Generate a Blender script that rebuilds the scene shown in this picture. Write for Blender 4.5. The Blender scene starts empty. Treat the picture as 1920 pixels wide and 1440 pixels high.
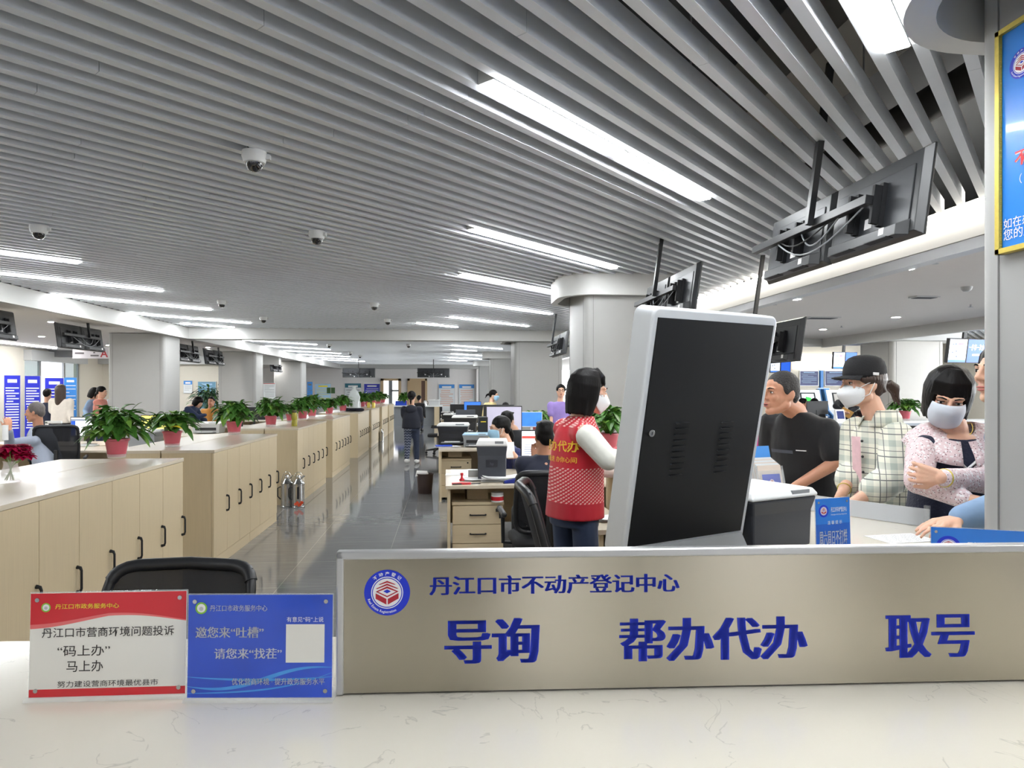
import bpy, math, random
from mathutils import Vector, Matrix, Euler, Quaternion
random.seed(7)
PI = math.pi
C = bpy.context.scene
COL = C.collection
# ---------------------------------------------------------------- camera, world, exposure
TH = math.atan(124.5 / 1260)
cs, sn = math.cos(TH), math.sin(TH)
cam_data = bpy.data.cameras.new('camera')
cam_data.sensor_width = 36.0
cam_data.lens = 1260 / 1920 * 36.0
cam_data.shift_y = 11 / 1920
cam_data.clip_start = 0.05
cam = bpy.data.objects.new('camera', cam_data)
COL.objects.link(cam)
cam.location = (0, 0, 1.6)
cam.rotation_euler = (PI / 2, 0, -TH)
C.camera = cam
w = bpy.data.worlds.new('daylight')
C.world = w
w.use_nodes = True
bg = w.node_tree.nodes['Background']
bg.inputs[0].default_value = (0.93, 0.95, 1.0, 1)
bg.inputs[1].default_value = 1.7
vs = C.view_settings
vs.view_transform = 'Standard'
vs.look = 'None'
vs.exposure = 0.1
vs.gamma = 1.0
vs.use_curve_mapping = False
C.cycles.max_bounces = 7
C.cycles.diffuse_bounces = 4
C.cycles.glossy_bounces = 4
C.cycles.transmission_bounces = 6
C.cycles.caustics_reflective = False
C.cycles.caustics_refractive = False
C.cycles.sample_clamp_indirect = 6.0
LAMP = 60.0        # brightness of the ceiling strip lights
STEEL_ROT = 0.25
DOWN = 1100.0       # brightness of the round downlights
# ---------------------------------------------------------------- helpers
H = 1.6; F = 1260.0
def uv(px, d):                      # a point of the room at lens distance d on the photo's column px
    X = (px - 960) / F * d
    return (X * cs + d * sn, -X * sn + d * cs)
def zz(py, d): return H + (731 - py) * d / F
def vfx(px, u):
    t = (px - 960) / F
    return u * (cs - t * sn) / (t * cs + sn)
def ufx(px, v):
    t = (px - 960) / F
    return v * (sn + t * cs) / (cs - t * sn)
def at(px, py, d):
    u, v = uv(px, d)
    return (u, v, zz(py, d))

def V(*a): return Vector(a[0]) if len(a) == 1 else Vector(a)

class MB:
    def __init__(s): s.v = []; s.f = []; s.m = []; s.cur = 0
    def add(s, vs, fs, M=None):
        n = len(s.v)
        s.v += [tuple(M @ Vector(v)) if M else tuple(v) for v in vs]
        for f in fs:
            s.f.append(tuple(i + n for i in f)); s.m.append(s.cur)
        return s
    def mat(s, i): s.cur = i; return s
    def box(s, c, d, rz=0, M=None):
        x, y, z = d[0] / 2, d[1] / 2, d[2] / 2
        T = Matrix.Translation(c) @ Matrix.Rotation(rz, 4, 'Z')
        if M: T = M @ T
        vs = [(-x,-y,-z),(x,-y,-z),(x,y,-z),(-x,y,-z),(-x,-y,z),(x,-y,z),(x,y,z),(-x,y,z)]
        return s.add(vs, [(0,3,2,1),(4,5,6,7),(0,1,5,4),(1,2,6,5),(2,3,7,6),(3,0,4,7)], T)
    def b2(s, a, b):                # box by two corners
        return s.box([(a[i] + b[i]) / 2 for i in range(3)], [abs(b[i] - a[i]) for i in range(3)])
    def hexa(s, p): return s.add(p, [(0,3,2,1),(4,5,6,7),(0,1,5,4),(1,2,6,5),(2,3,7,6),(3,0,4,7)])
    def cyl(s, p0, p1, r0, r1=None, n=16, cap=True):
        r1 = r0 if r1 is None else r1
        p0, p1 = Vector(p0), Vector(p1)
        q = (p1 - p0).to_track_quat('Z', 'Y')
        vs = []
        for p, r in ((p0, r0), (p1, r1)):
            for i in range(n):
                a = 2 * PI * i / n
                vs.append(p + q @ Vector((r * math.cos(a), r * math.sin(a), 0)))
        fs = [(i, (i + 1) % n, n + (i + 1) % n, n + i) for i in range(n)]
        if cap: fs += [tuple(range(n))[::-1], tuple(range(n, 2 * n))]
        return s.add(vs, fs)
    def lathe(s, prof, c=(0, 0, 0), n=24, M=None):
        vs, fs, rows = [], [], []
        for r, z in prof:
            if r < 1e-6: rows.append([len(vs)]); vs.append((c[0], c[1], c[2] + z))
            else:
                rows.append(list(range(len(vs), len(vs) + n)))
                vs += [(c[0] + r * math.cos(2*PI*i/n), c[1] + r * math.sin(2*PI*i/n), c[2] + z) for i in range(n)]
        for a, b in zip(rows, rows[1:]):
            if len(a) == 1 and len(b) == 1: continue
            for i in range(n):
                j = (i + 1) % n
                if len(a) == 1: fs.append((a[0], b[j], b[i]))
                elif len(b) == 1: fs.append((a[i], a[j], b[0]))
                else: fs.append((a[i], a[j], b[j], b[i]))
        if len(rows[0]) > 1: fs.append(tuple(rows[0])[::-1])
        if len(rows[-1]) > 1: fs.append(tuple(rows[-1]))
        return s.add(vs, fs, M)
    def tube(s, pts, r, n=8, cap=True):
        pts = [Vector(p) for p in pts]; vs, fs = [], []
        rr = r if isinstance(r, (list, tuple)) else [r] * len(pts)
        q0 = None
        for k, p in enumerate(pts):
            t = (pts[min(k + 1, len(pts) - 1)] - pts[max(k - 1, 0)])
            t = t.normalized() if t.length > 1e-9 else Vector((0, 0, 1))
            if q0 is None: q = t.to_track_quat('Z', 'Y')
            else: q = t0.rotation_difference(t) @ q0
            q0, t0 = q, t
            for i in range(n):
                a = 2 * PI * i / n
                vs.append(p + q @ Vector((rr[k] * math.cos(a), rr[k] * math.sin(a), 0)))
        for k in range(len(pts) - 1):
            for i in range(n):
                j = (i + 1) % n
                fs.append((k*n+i, k*n+j, (k+1)*n+j, (k+1)*n+i))
        if cap: fs += [tuple(range(n))[::-1], tuple(range((len(pts)-1)*n, len(pts)*n))]
        return s.add(vs, fs)
    def rc(s, p0, r0, p1, r1, n=14):         # round-ended tapering limb
        p0, p1 = Vector(p0), Vector(p1)
        L = (p1 - p0).length
        q = (p1 - p0).to_track_quat('Z', 'Y') if L > 1e-6 else Quaternion()
        prof = [(r0 * math.sin(a), -r0 * math.cos(a)) for a in (0, .4, .8, 1.2, PI/2)]
        prof += [(r1 * math.cos(a), L + r1 * math.sin(a)) for a in (0, .37, .77, 1.17, PI/2)]
        prof[0] = (0, prof[0][1]); prof[-1] = (0, prof[-1][1])
        return s.lathe(prof, (0, 0, 0), n, Matrix.Translation(p0) @ q.to_matrix().to_4x4())
    def chain(s, pts, rs, n=12):
        for i in range(len(pts) - 1): s.rc(pts[i], rs[i], pts[i+1], rs[i+1], n)
        return s
    def ell(s, c, r, M=None, n=18, k=10):
        prof = [(math.sin(PI*i/k), -math.cos(PI*i/k)) for i in range(k + 1)]
        prof[0] = (0, -1); prof[-1] = (0, 1)
        T = Matrix.Translation(c) @ (M.to_4x4() if M else Matrix()) @ Matrix.Diagonal((*r, 1))
        return s.lathe(prof, (0, 0, 0), n, T)
    def loft(s, rings, cap=True):            # rings: lists of equal numbers of points
        n = len(rings[0]); vs = [p for r in rings for p in r]; fs = []
        for k in range(len(rings) - 1):
            for i in range(n):
                j = (i + 1) % n
                fs.append((k*n+i, k*n+j, (k+1)*n+j, (k+1)*n+i))
        if cap: fs += [tuple(range(n))[::-1], tuple(range((len(rings)-1)*n, len(rings)*n))]
        return s.add(vs, fs)
    def grid(s, rows):                       # a sheet through rows of points, corners shared
        n = len(rows[0])
        return s.add([p for r in rows for p in r], [(k*n + j, (k+1)*n + j, (k+1)*n + j + 1, k*n + j + 1) for k in range(len(rows) - 1) for j in range(n - 1)])
    def prism(s, poly, z0, z1, M=None):
        n = len(poly)
        vs = [(x, y, z0) for x, y in poly] + [(x, y, z1) for x, y in poly]
        fs = [tuple(range(n))[::-1], tuple(range(n, 2*n))] + [(i, (i+1)%n, n+(i+1)%n, n+i) for i in range(n)]
        return s.add(vs, fs, M)
    def rect(s, x0, z0, x1, z1, y=0.0):      # upright panel facing -y
        return s.add([(x0,y,z0),(x1,y,z0),(x1,y,z1),(x0,y,z1)], [(0,1,2,3)])
    def poly(s, pts): return s.add(pts, [tuple(range(len(pts)))])
    def build(s, name, mat, parent=None, smooth=0, bev=0, loc=None, rz=0, seg=2, remesh=0, iters=6, sub=0):
        me = bpy.data.meshes.new(name)
        me.from_pydata(s.v, [], s.f)
        mats = mat if isinstance(mat, (list, tuple)) else [mat]
        for m in mats: me.materials.append(m)
        if len(mats) > 1: me.polygons.foreach_set('material_index', s.m)
        if smooth:
            me.polygons.foreach_set('use_smooth', [True] * len(me.polygons))
            if smooth < 3: me.set_sharp_from_angle(angle=smooth)
        me.update()
        o = bpy.data.objects.new(name, me); COL.objects.link(o)
        if parent: o.parent = parent
        if loc is not None: o.location = loc
        if rz: o.rotation_euler = (0, 0, rz)
        if bev:
            b = o.modifiers.new('edge', 'BEVEL'); b.width = bev; b.segments = seg
            b.limit_method = 'ANGLE'; b.angle_limit = 0.6
        if remesh:
            r = o.modifiers.new('skin', 'REMESH'); r.mode = 'VOXEL'; r.voxel_size = remesh; r.use_smooth_shade = True
            k = o.modifiers.new('soft', 'SMOOTH'); k.factor = .5; k.iterations = iters
        if sub:
            b = o.modifiers.new('fine', 'SUBSURF'); b.levels = b.render_levels = sub
        return o

def tag(o, label=None, cat=None, group=None, kind=None):
    if label: o['label'] = label
    if cat: o['category'] = cat
    if group: o['group'] = group
    if kind: o['kind'] = kind
    return o
def thing(name, label, cat, loc=(0, 0, 0), rz=0, group=None):
    o = bpy.data.objects.new(name, None); COL.objects.link(o)
    o.location = loc; o.rotation_euler = (0, 0, rz); o.empty_display_size = .1
    return tag(o, label, cat, group)
def struct(o): o['kind'] = 'structure'; return o
KIDS = {}
def copy_tree(o, parent=None):
    c = o.copy(); COL.objects.link(c)
    if parent: c.parent = parent
    for ch in list(o.children): copy_tree(ch, c)
    return c
def clone(o, loc, rz, label, group=None):
    c = copy_tree(o); c.location = loc; c.rotation_euler = (0, 0, rz); c['label'] = label
    if group: c['group'] = group
    return c

# ---- materials: every one is a node material with a little natural variation
MATS = {}
def mat(name, col, rough=.5, metal=0, var=.06, scale=12, bump=0, bscale=60, spec=.5, stretch=None, emit=0, alpha=1, trans=0, coat=0, sheen=0, sss=0):
    if name in MATS: return MATS[name]
    m = bpy.data.materials.new(name); m.use_nodes = True
    nt = m.node_tree; b = nt.nodes['Principled BSDF']
    tc = nt.nodes.new('ShaderNodeTexCoord'); mp = nt.nodes.new('ShaderNodeMapping')
    nt.links.new(tc.outputs['Object'], mp.inputs[0])
    if stretch: mp.inputs['Scale'].default_value = stretch
    nz = nt.nodes.new('ShaderNodeTexNoise'); nz.inputs['Scale'].default_value = scale; nz.inputs['Detail'].default_value = 4
    nt.links.new(mp.outputs[0], nz.inputs[0])
    mx = nt.nodes.new('ShaderNodeMix'); mx.data_type = 'RGBA'
    mx.inputs[6].default_value = (*[max(0, c * (1 - var)) for c in col], 1)
    mx.inputs[7].default_value = (*[min(1, c * (1 + var)) for c in col], 1)
    nt.links.new(nz.outputs[0], mx.inputs[0])
    nt.links.new(mx.outputs[2], b.inputs['Base Color'])
    b.inputs['Roughness'].default_value = rough; b.inputs['Metallic'].default_value = metal
    b.inputs['Specular IOR Level'].default_value = spec
    if coat: b.inputs['Coat Weight'].default_value = coat; b.inputs['Coat Roughness'].default_value = .05
    if sheen: b.inputs['Sheen Weight'].default_value = sheen
    if sss:
        b.inputs['Subsurface Weight'].default_value = sss; b.inputs['Subsurface Radius'].default_value = (.012, .004, .002)
        b.inputs['Subsurface Scale'].default_value = 1.0
    if trans: b.inputs['Transmission Weight'].default_value = trans
    if alpha < 1: b.inputs['Alpha'].default_value = alpha
    if emit:
        nt.links.new(mx.outputs[2], b.inputs['Emission Color']); b.inputs['Emission Strength'].default_value = emit
    if bump:
        n2 = nt.nodes.new('ShaderNodeTexNoise'); n2.inputs['Scale'].default_value = bscale; n2.inputs['Detail'].default_value = 3
        nt.links.new(mp.outputs[0], n2.inputs[0])
        bp = nt.nodes.new('ShaderNodeBump'); bp.inputs['Strength'].default_value = bump; bp.inputs['Distance'].default_value = .01
        nt.links.new(n2.outputs[0], bp.inputs['Height']); nt.links.new(bp.outputs[0], b.inputs['Normal'])
    MATS[name] = m
    m['mix'] = mx.name; m['map'] = mp.name
    return m
def nodes(m): return m.node_tree, m.node_tree.nodes[m['mix']], m.node_tree.nodes[m['map']]
def nd(nt, typ, **kw):
    n = nt.nodes.new(typ)
    for k, v in kw.items():
        if k.startswith('i'): n.inputs[int(k[1:])].default_value = v
        else: setattr(n, k, v)
    return n
def math_(nt, op, a, b=None):
    n = nt.nodes.new('ShaderNodeMath'); n.operation = op
    for i, x in enumerate((a, b)):
        if x is None: continue
        if isinstance(x, (int, float)): n.inputs[i].default_value = x
        else: nt.links.new(x, n.inputs[i])
    return n.outputs[0]
def over(m, fac, col):               # lay a colour over the base where fac is 1
    nt = m.node_tree; b = nt.nodes['Principled BSDF']
    src = b.inputs['Base Color'].links[0].from_socket
    x = nt.nodes.new('ShaderNodeMix'); x.data_type = 'RGBA'
    nt.links.new(fac, x.inputs[0]); nt.links.new(src, x.inputs[6])
    if isinstance(col, tuple): x.inputs[7].default_value = (*col, 1)
    else: nt.links.new(col, x.inputs[7])
    nt.links.new(x.outputs[2], b.inputs['Base Color'])
    return m
def xyz(m):
    nt = m.node_tree
    s = nt.nodes.new('ShaderNodeSeparateXYZ'); nt.links.new(nt.nodes[m['map']].outputs[0], s.inputs[0])
    return s.outputs
def sr(r, g, b):                     # photo colour to linear
    return tuple(((c / 255) / 12.92 if c / 255 <= .04045 else ((c / 255 + .055) / 1.055) ** 2.4) for c in (r, g, b))

# ---- writing
def text(body, parent, x, z, h=None, w=None, mt=None, y=-.0012, bold=0, align='L', name='lettering', face=-1, spread=1.0, song=0, lift=None):
    c = bpy.data.curves.new('t', 'FONT'); c.body = body; c.size = 1; c.offset = bold; c.resolution_u = 2; c.space_character = spread
    o = bpy.data.objects.new('t', c)
    me = bpy.data.meshes.new_from_object(o)
    bpy.data.objects.remove(o); bpy.data.curves.remove(c)
    if song:                         # thick uprights and thin level strokes, like a bold Song face
        vs = [v.co.copy() for v in me.vertices]; fs = [tuple(p.vertices) for p in me.polygons]; n = len(vs); K = 7
        me = bpy.data.meshes.new(name)
        me.from_pydata([(v.x + song*(k/(K-1) - .5), v.y, 0) for k in range(K) for v in vs], [], [tuple(i + n*k for i in f) for k in range(K) for f in fs])
    xs = [v.co.x for v in me.vertices]; ys = [v.co.y for v in me.vertices]
    if not xs: return None
    x0, x1, y0, y1 = min(xs), max(xs), min(ys), max(ys)
    sz = h / (y1 - y0) if h else w / (x1 - x0)
    sx = w / (x1 - x0) if w else sz
    ox = {'L': 0, 'C': -(x1 - x0) * sx / 2, 'R': -(x1 - x0) * sx}[align]
    for v in me.vertices:
        a = (v.co.x - x0) * sx + ox; bb = (v.co.y - y0) * sz
        v.co = (-face * (x + a), y, z + bb) if lift is None else lift(x + a, z + bb)
    me.materials.clear(); me.materials.append(mt); me.name = name
    ob = bpy.data.objects.new(name, me); COL.objects.link(ob)
    if parent: ob.parent = parent
    return ob
# ---------------------------------------------------------------- materials
paint = mat('grey_paint', sr(205,205,203), .55, var=.02)
white_wall = mat('white_wall_paint', sr(240,237,236), .75, var=.02)
cream_wall = mat('cream_wall_paint', sr(226,219,205), .75, var=.02)
soffit = mat('soffit_white', sr(225,221,218), .8, var=.02)
col_grey = mat('column_panel', sr(163,163,161), .5, var=.02)
alu = mat('brushed_trim', sr(205,206,208), .35, .6, var=.03)
baffle_m = mat('baffle_metal', sr(236,240,245), .32, .12, var=.02)
dark_void = mat('dark_plenum', sr(62,64,66), .9, var=.2, scale=2)
black = mat('black_plastic', sr(30,31,34), .42, var=.1)
blackm = mat('black_matt', sr(24,25,28), .7, var=.1)
dgrey = mat('dark_grey_plastic', sr(62,66,74), .45, var=.06)
tvback = mat('screen_back_plastic', sr(36,38,41), .4, var=.06)
lgrey = mat('light_grey_plastic', sr(196,198,198), .45, var=.04)
mgrey = mat('mid_grey_plastic', sr(138,142,146), .45, var=.05)
whitep = mat('white_plastic', sr(232,233,232), .35, var=.02)
white = mat('white_paper', sr(238,238,238), .7, var=.02)
chrome = mat('polished_steel', sr(200,200,200), .18, 1, var=.03)
metal = mat('grey_metal', sr(170,172,175), .35, .8, var=.05)
lamp_m = mat('lamp_diffuser', (.95, .98, 1), .6, var=0, emit=LAMP)
down_m = mat('downlight_glow', (1, .98, .94), .6, var=0, emit=DOWN)
warm_m = mat('cove_glow', (1, .95, .86), .6, var=0, emit=LAMP)
blue_print = mat('blue_print', sr(28,70,190), .4, var=.05)
sky_print = mat('sky_blue_print', sr(60,140,220), .4, var=.1, scale=4)
navy_print = mat('navy_print', sr(40,52,110), .4, var=.05)
teal_print = mat('teal_print', sr(30,110,130), .4, var=.05)
ltblue = mat('pale_blue_print', sr(170,205,232), .5, var=.06, scale=4)
pale = mat('pale_print', sr(232,236,238), .5, var=.02)
yellow_print = mat('yellow_print', sr(235,215,60), .5, var=.03)
red_print = mat('red_print', sr(200,28,42), .4, var=.04)
grey_print = mat('grey_print', sr(120,124,130), .5)
ink = mat('black_ink', sr(28,28,30), .5)
white_ink = mat('white_ink', sr(245,245,245), .5, var=0)
orange_print = mat('orange_print', sr(225,140,95), .5)
gold = mat('gold_frame', sr(212,190,90), .35, .5, var=.15, scale=80)
rubber = mat('rubber', sr(22,22,24), .8)
acrylic = mat('clear_acrylic', (.9, .93, .94), .05, var=0, alpha=.22)
glass = mat('green_glass', sr(120,160,150), .05, var=0, alpha=.45)
frosted = mat('frosted_acrylic', sr(225,228,232), .3, var=.02, alpha=.8)

# pale oak laminate with fine upright grain
wood = mat('pale_oak_laminate', sr(209,191,157), .42, var=.08, scale=3, stretch=(38, 38, 1.2))
wood_top = mat('oak_top', sr(214,202,181), .3, var=.05, scale=3, stretch=(2, 30, 30), coat=.25)
wood_h = mat('pale_oak_cross_grain', sr(210,192,159), .42, var=.07, scale=3, stretch=(1.2, 38, 38))
door_wood = mat('door_wood', sr(205,178,140), .45, var=.06, scale=3, stretch=(20, 20, 1))

# white engineered-stone worktop with thin grey veins
marble = mat('white_stone_top', sr(222,216,202), .16, var=.03, scale=3, coat=.3)
def veins(m, sc, col, amt, lo=.485, hi=.5):
    nt, mx, mp = nodes(m)
    n = nd(nt, 'ShaderNodeTexNoise'); n.inputs['Scale'].default_value = sc; n.inputs['Detail'].default_value = 5; n.inputs['Distortion'].default_value = 1.2
    nt.links.new(mp.outputs[0], n.inputs[0])
    d = math_(nt, 'ABSOLUTE', math_(nt, 'SUBTRACT', n.outputs[0], .5))
    f = math_(nt, 'SUBTRACT', 1.0, math_(nt, 'MULTIPLY', d, 1 / (hi - lo)))
    n2 = nd(nt, 'ShaderNodeTexNoise'); n2.inputs['Scale'].default_value = sc * 1.7
    nt.links.new(mp.outputs[0], n2.inputs[0])
    k = math_(nt, 'GREATER_THAN', n2.outputs[0], .53)
    f = math_(nt, 'MULTIPLY', math_(nt, 'MAXIMUM', f, 0), math_(nt, 'MULTIPLY', k, amt))
    return over(m, f, col)
veins(marble, 5.5, sr(150,146,136), .38, .492, .5)

# polished grey stone floor: 0.8 m tiles, streaks running across the aisle, thin pale joints
floor_m = mat('polished_grey_tile', sr(126,127,128), .07, var=.3, scale=2.2, stretch=(1.2, 16, 1), spec=.8)
nt, mx, mp = nodes(floor_m)
tc2 = nd(nt, 'ShaderNodeTexCoord'); sx = nd(nt, 'ShaderNodeSeparateXYZ'); nt.links.new(tc2.outputs['Object'], sx.inputs[0])
def joint(out, off, size, wd):
    q = math_(nt, 'MODULO', math_(nt, 'ADD', out, 800 + off), size)
    return math_(nt, 'LESS_THAN', q, wd)
jf = math_(nt, 'MAXIMUM', joint(sx.outputs[0], .55, .8, .005), joint(sx.outputs[1], 0, .8, .005))
over(floor_m, math_(nt, 'MULTIPLY', jf, .7), sr(186,184,178))

# ---------------------------------------------------------------- the room
HC = 3.0                             # underside of the slatted ceiling
def slab(name, a, b, m, parent=None): return struct(MB().b2(a, b).build(name, m, parent))
slab('floor', (-12.2, -6, -.1), (15, 38.2, 0), floor_m)
ceil = slab('ceiling', (-12.2, -6, 3.85), (15, 38.2, 4.0), dark_void)
slab('wall_back', (-12.2, 38, 0), (15, 38.2, 3.9), white_wall)
GD0, GD1 = vfx(46, -12), vfx(150, -12)          # glass entrance in the side wall
slab('wall_left', (-12.2, -6, 0), (-12, GD0, 3.9), cream_wall)
slab('wall_left', (-12.2, GD1, 0), (-12, 38, 3.9), cream_wall)
slab('wall_left', (-12.2, GD0, 2.46), (-12, GD1, 3.9), cream_wall)
slab('wall_lobby', (-16, GD0 - 2, 0), (-15.9, GD1 + 3, 3.9), mat('lobby_wall', sr(104,108,106), .8))
slab('wall_right', (14.9, -6, 0), (15, 18.5, 3.9), cream_wall)
slab('wall_side', (8.9, 18.7, 0), (9.0, 38, 3.9), cream_wall)
for k in range(5):                    # glowing windows added along the side wall to brighten the back hall
    struct(MB().b2((8.86, 20 + 3.6*k, .9), (8.9, 22.4 + 3.6*k, 2.6)).build('window_%d' % (k + 3), mat('daylit_window', (.95, .98, 1), .5, var=.02, emit=15)))
struct(MB().b2((4.6, 37.94, 1.0), (8.4, 38, 2.9)).build('window_8', MATS['daylit_window']))
for k in range(5): struct(MB().b2((14.86, -1 + 2.9*k, .6), (14.9, 1.5 + 2.9*k, 2.7)).build('window_%d' % (k + 9), MATS['daylit_window']))  # glowing panes added on the unseen wall to brighten the low ceiling
slab('wall_service', (8.9, 18.5, 0), (15, 18.7, 3.9), cream_wall)
# low ceilings at both sides of the slatted hall
slab('ceiling_left', (-12, -6, 2.8), (-5.85, 38, 2.9), soffit)
slab('ceiling_right', (4.1, -6, 2.72), (8.25, 14.0, 2.9), soffit)
slab('ceiling_right', (4.1, 14.0, 2.72), (8.9, 38, 2.9), soffit)
slab('trim_1', (-5.85, -6, 2.75), (-5.75, 38, 3.0), paint)                 # fascia along the hall, left
slab('trim_2', (3.95, -6, 2.75), (4.02, 38, 3.0), paint)                   # fascia along the hall, right
slab('trim_3', (3.97, -6, 2.665), (4.1, 38, 2.75), alu)                    # metal channel below it
slab('trim_4', (-5.85, 15.75, 2.75), (4.0, 16.15, 3.05), paint)            # cross beam
slab('trim_5', (-5.85, 37.4, 2.77), (4.0, 38, 3.05), paint)                # fascia on the end wall
slab('trim_6', (8.2, 2, 2.53), (8.3, 14.0, 2.76), paint)                   # lower fascia over the service hall
slab('trim_7', (4.1, 13.95, 2.55), (8.3, 14.1, 2.76), paint)
slab('trim_8', (-12, 24.6, 2.5), (-5.9, 24.9, 2.8), paint)
slab('trim_9', (-11.95, 21.6, 2.6), (-8.2, 21.9, 2.8), mat('dark_band', sr(120,120,120), .6))
slab('ceiling_service', (8.3, 2, 3.2), (15, 18.5, 3.3), dark_void)
slab('trim_10', (3.9, -6, 3.0), (3.95, 15.7, 3.01), warm_m)[ 'kind'] = 'structure'   # light strip in the cove
# concrete beams and a duct seen between the slats
slab('trim_11', (2.0, -2, 3.45), (2.5, 15.6, 3.85), mat('concrete', sr(150,146,138), .9, var=.1, scale=3))
slab('trim_12', (-5.7, 7.2, 3.5), (3.9, 7.7, 3.85), MATS['concrete'])
struct(MB().cyl((3.2, -2, 3.5), (3.2, 15.5, 3.5), .11).build('trim_13', mat('pipe_black', sr(48,46,42), .7), smooth=1))
for k in range(3): struct(MB().cyl((1.2 + .9*k, 3.2, 3.1), (1.2 + .9*k, 3.2, 3.85), .005, n=6).build('trim_14', metal))

# ---- the slats: aluminium boxes 50 x 100 mm every 150 mm, laid at 45 degrees
R2 = math.sqrt(2)
LAMPW = []                            # offsets of the rows that hold lamps (filled below)
def slat_segments(w_, zone):          # clip the line (u - v)/sqrt2 = w_ to a zone; s runs along the slat
    u0, u1, v0, v1 = zone
    lo = max(u0 * R2 - w_, v0 * R2 + w_); hi = min(u1 * R2 - w_, v1 * R2 + w_)
    return (lo, hi) if hi - lo > .15 else None
def slat(mb, w_, lo, hi, joints=True):
    cuts = [lo]
    s0 = lo + random.uniform(.5, 3.0)
    while joints and s0 < hi - .3: cuts.append(s0); s0 += 3.0
    cuts.append(hi)
    for a, b in zip(cuts, cuts[1:]):
        a += .0015; b -= .0015
        m_ = (a + b) / 2
        mb.box(((m_ + w_) / R2, (m_ - w_) / R2, HC + .05), (b - a, .05, .1), PI / 4)
zone1 = (-5.74, 3.9, -3, 15.74); zone2 = (-5.74, 3.9, 16.16, 37.4); zone3 = (8.35, 14.8, 3, 18.4)
k1 = [k for k in range(-150, 60) if slat_segments(k * .15, zone1)]
near = sorted(k1, key=lambda k: abs(k * .15 + 3.2))[:100]
for k in sorted(near, reverse=True):
    mb = MB(); slat(mb, k * .15, *slat_segments(k * .15, zone1))
    struct(mb.build('baffle', baffle_m, ceil))
mb = MB()
for k in k1:
    if k not in near: slat(mb, k * .15, *slat_segments(k * .15, zone1), joints=False)
for k in range(-300, 60):
    for z_ in (zone2, zone3):
        s_ = slat_segments(k * .15, z_)
        if s_: slat(mb, k * .15, *s_, joints=False)
o = mb.build('slat_field', baffle_m, ceil); o['kind'] = 'stuff'

# ---- columns with rounded, panelled corners and a curved crown under the ceiling
def rrect(u0, v0, u1, v1, r, n=6):
    P = []
    for cx, cy, a0 in ((u1 - r, v0 + r, -PI/2), (u1 - r, v1 - r, 0), (u0 + r, v1 - r, PI/2), (u0 + r, v0 + r, PI)):
        for i in range(n + 1):
            a = a0 + PI / 2 * i / n
            P.append((cx + r * math.cos(a), cy + r * math.sin(a)))
    return P
def column(u0, v0, u1, v1, crown=True, top=2.95, r=.07, gu=.29, cr=.42, m=None):
    e = thing('column', 'grey panelled column', 'column'); del e['label']; del e['category']; struct(e)
    struct(MB().prism(rrect(u0, v0, u1, v1, r), 0, top).build('column_shaft', m or col_grey, e, smooth=.5))
    mb = MB()                         # thin cover strips where the corner pieces meet the panels
    for (x, y) in ((u0 + .10, v0 - .001), (u1 - .10, v0 - .001)): mb.box((x, y, top / 2), (.004, .004, top))
    for y in (v0 + .10, v1 - .10): mb.box((u0 - .001, y, top / 2), (.004, .004, top))
    struct(mb.build('trim_strip', mat('shadow_joint', sr(120,120,118), .6), e))
    if crown:
        gv = .1
        outer = rrect(u0 - gu, v0 - gv, u1 + gu, v1 + gv, cr, 14); inner = rrect(u0 - gu + .09, v0 - gv + .08, u1 + gu - .09, v1 + gv - .08, cr - .08, 14)
        n = len(outer); mb = MB()
        vs = [(x, y, 2.75) for x, y in outer] + [(x, y, 3.02) for x, y in outer] + [(x, y, 2.75) for x, y in inner] + [(x, y, 2.95) for x, y in inner]
        fs = []
        for i in range(n):
            j = (i + 1) % n
            fs += [(i, j, n + j, n + i), (2*n + j, 2*n + i, 3*n + i, 3*n + j), (j, i, 2*n + i, 2*n + j)]
        mb.add(vs, fs)
        mb.add([(x, y, 2.93) for x, y in inner], [tuple(range(n))[::-1]])
        struct(mb.build('crown', paint, e, smooth=.6))
    return e
column(1.72, .9, 2.9, 2.04, gu=.37, cr=.4)
column(1.69, 8.05, 2.85, 9.16)
column(1.65, 15.95, 2.8, 17.1)
column(1.65, 24.6, 2.8, 25.7)
column(1.62, 32.3, 2.8, 33.4)
for v in (14.85, 21.7, 28.5): column(-7.05, v, -5.9, v + .85, crown=False, top=2.79)
column(9.14, 13.0, 10.3, 14.1, crown=False, top=3.04, m=mat('column_pale', sr(206,203,198), .5, var=.02))  # lighter copy of the column panel, brighter light put into its colour
struct(MB().prism(rrect(8.8, 12.65, 10.7, 14.4, .35), 2.6, 2.85).build('crown', paint, smooth=.6))

# entrance facade behind the viewpoint: piers and rails of a glazed front, daylight from outside
mb = MB()
for k in range(11): mb.box((-11 + 2.6 * k, -5.9, 1.95), (.45 if k % 2 else 1.2, .2, 3.9))  # unseen piers widened to streak the steel sign's reflection
for z_ in (.1, 2.6, 3.6): mb.box((1.4, -5.9, z_), (27, .16, .16 if z_ < 3 else .6))
struct(mb.build('wall_front', mat('bronze_frame', sr(92,84,76), .5)))

for u_ in (-4.6, -1.5, .75, 3.4): column(u_, -3.6, u_ + (.9 if u_ != .75 else .5), -2.8, crown=False, top=3.0)      # unseen columns added behind the viewpoint to streak the steel sign

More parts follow.
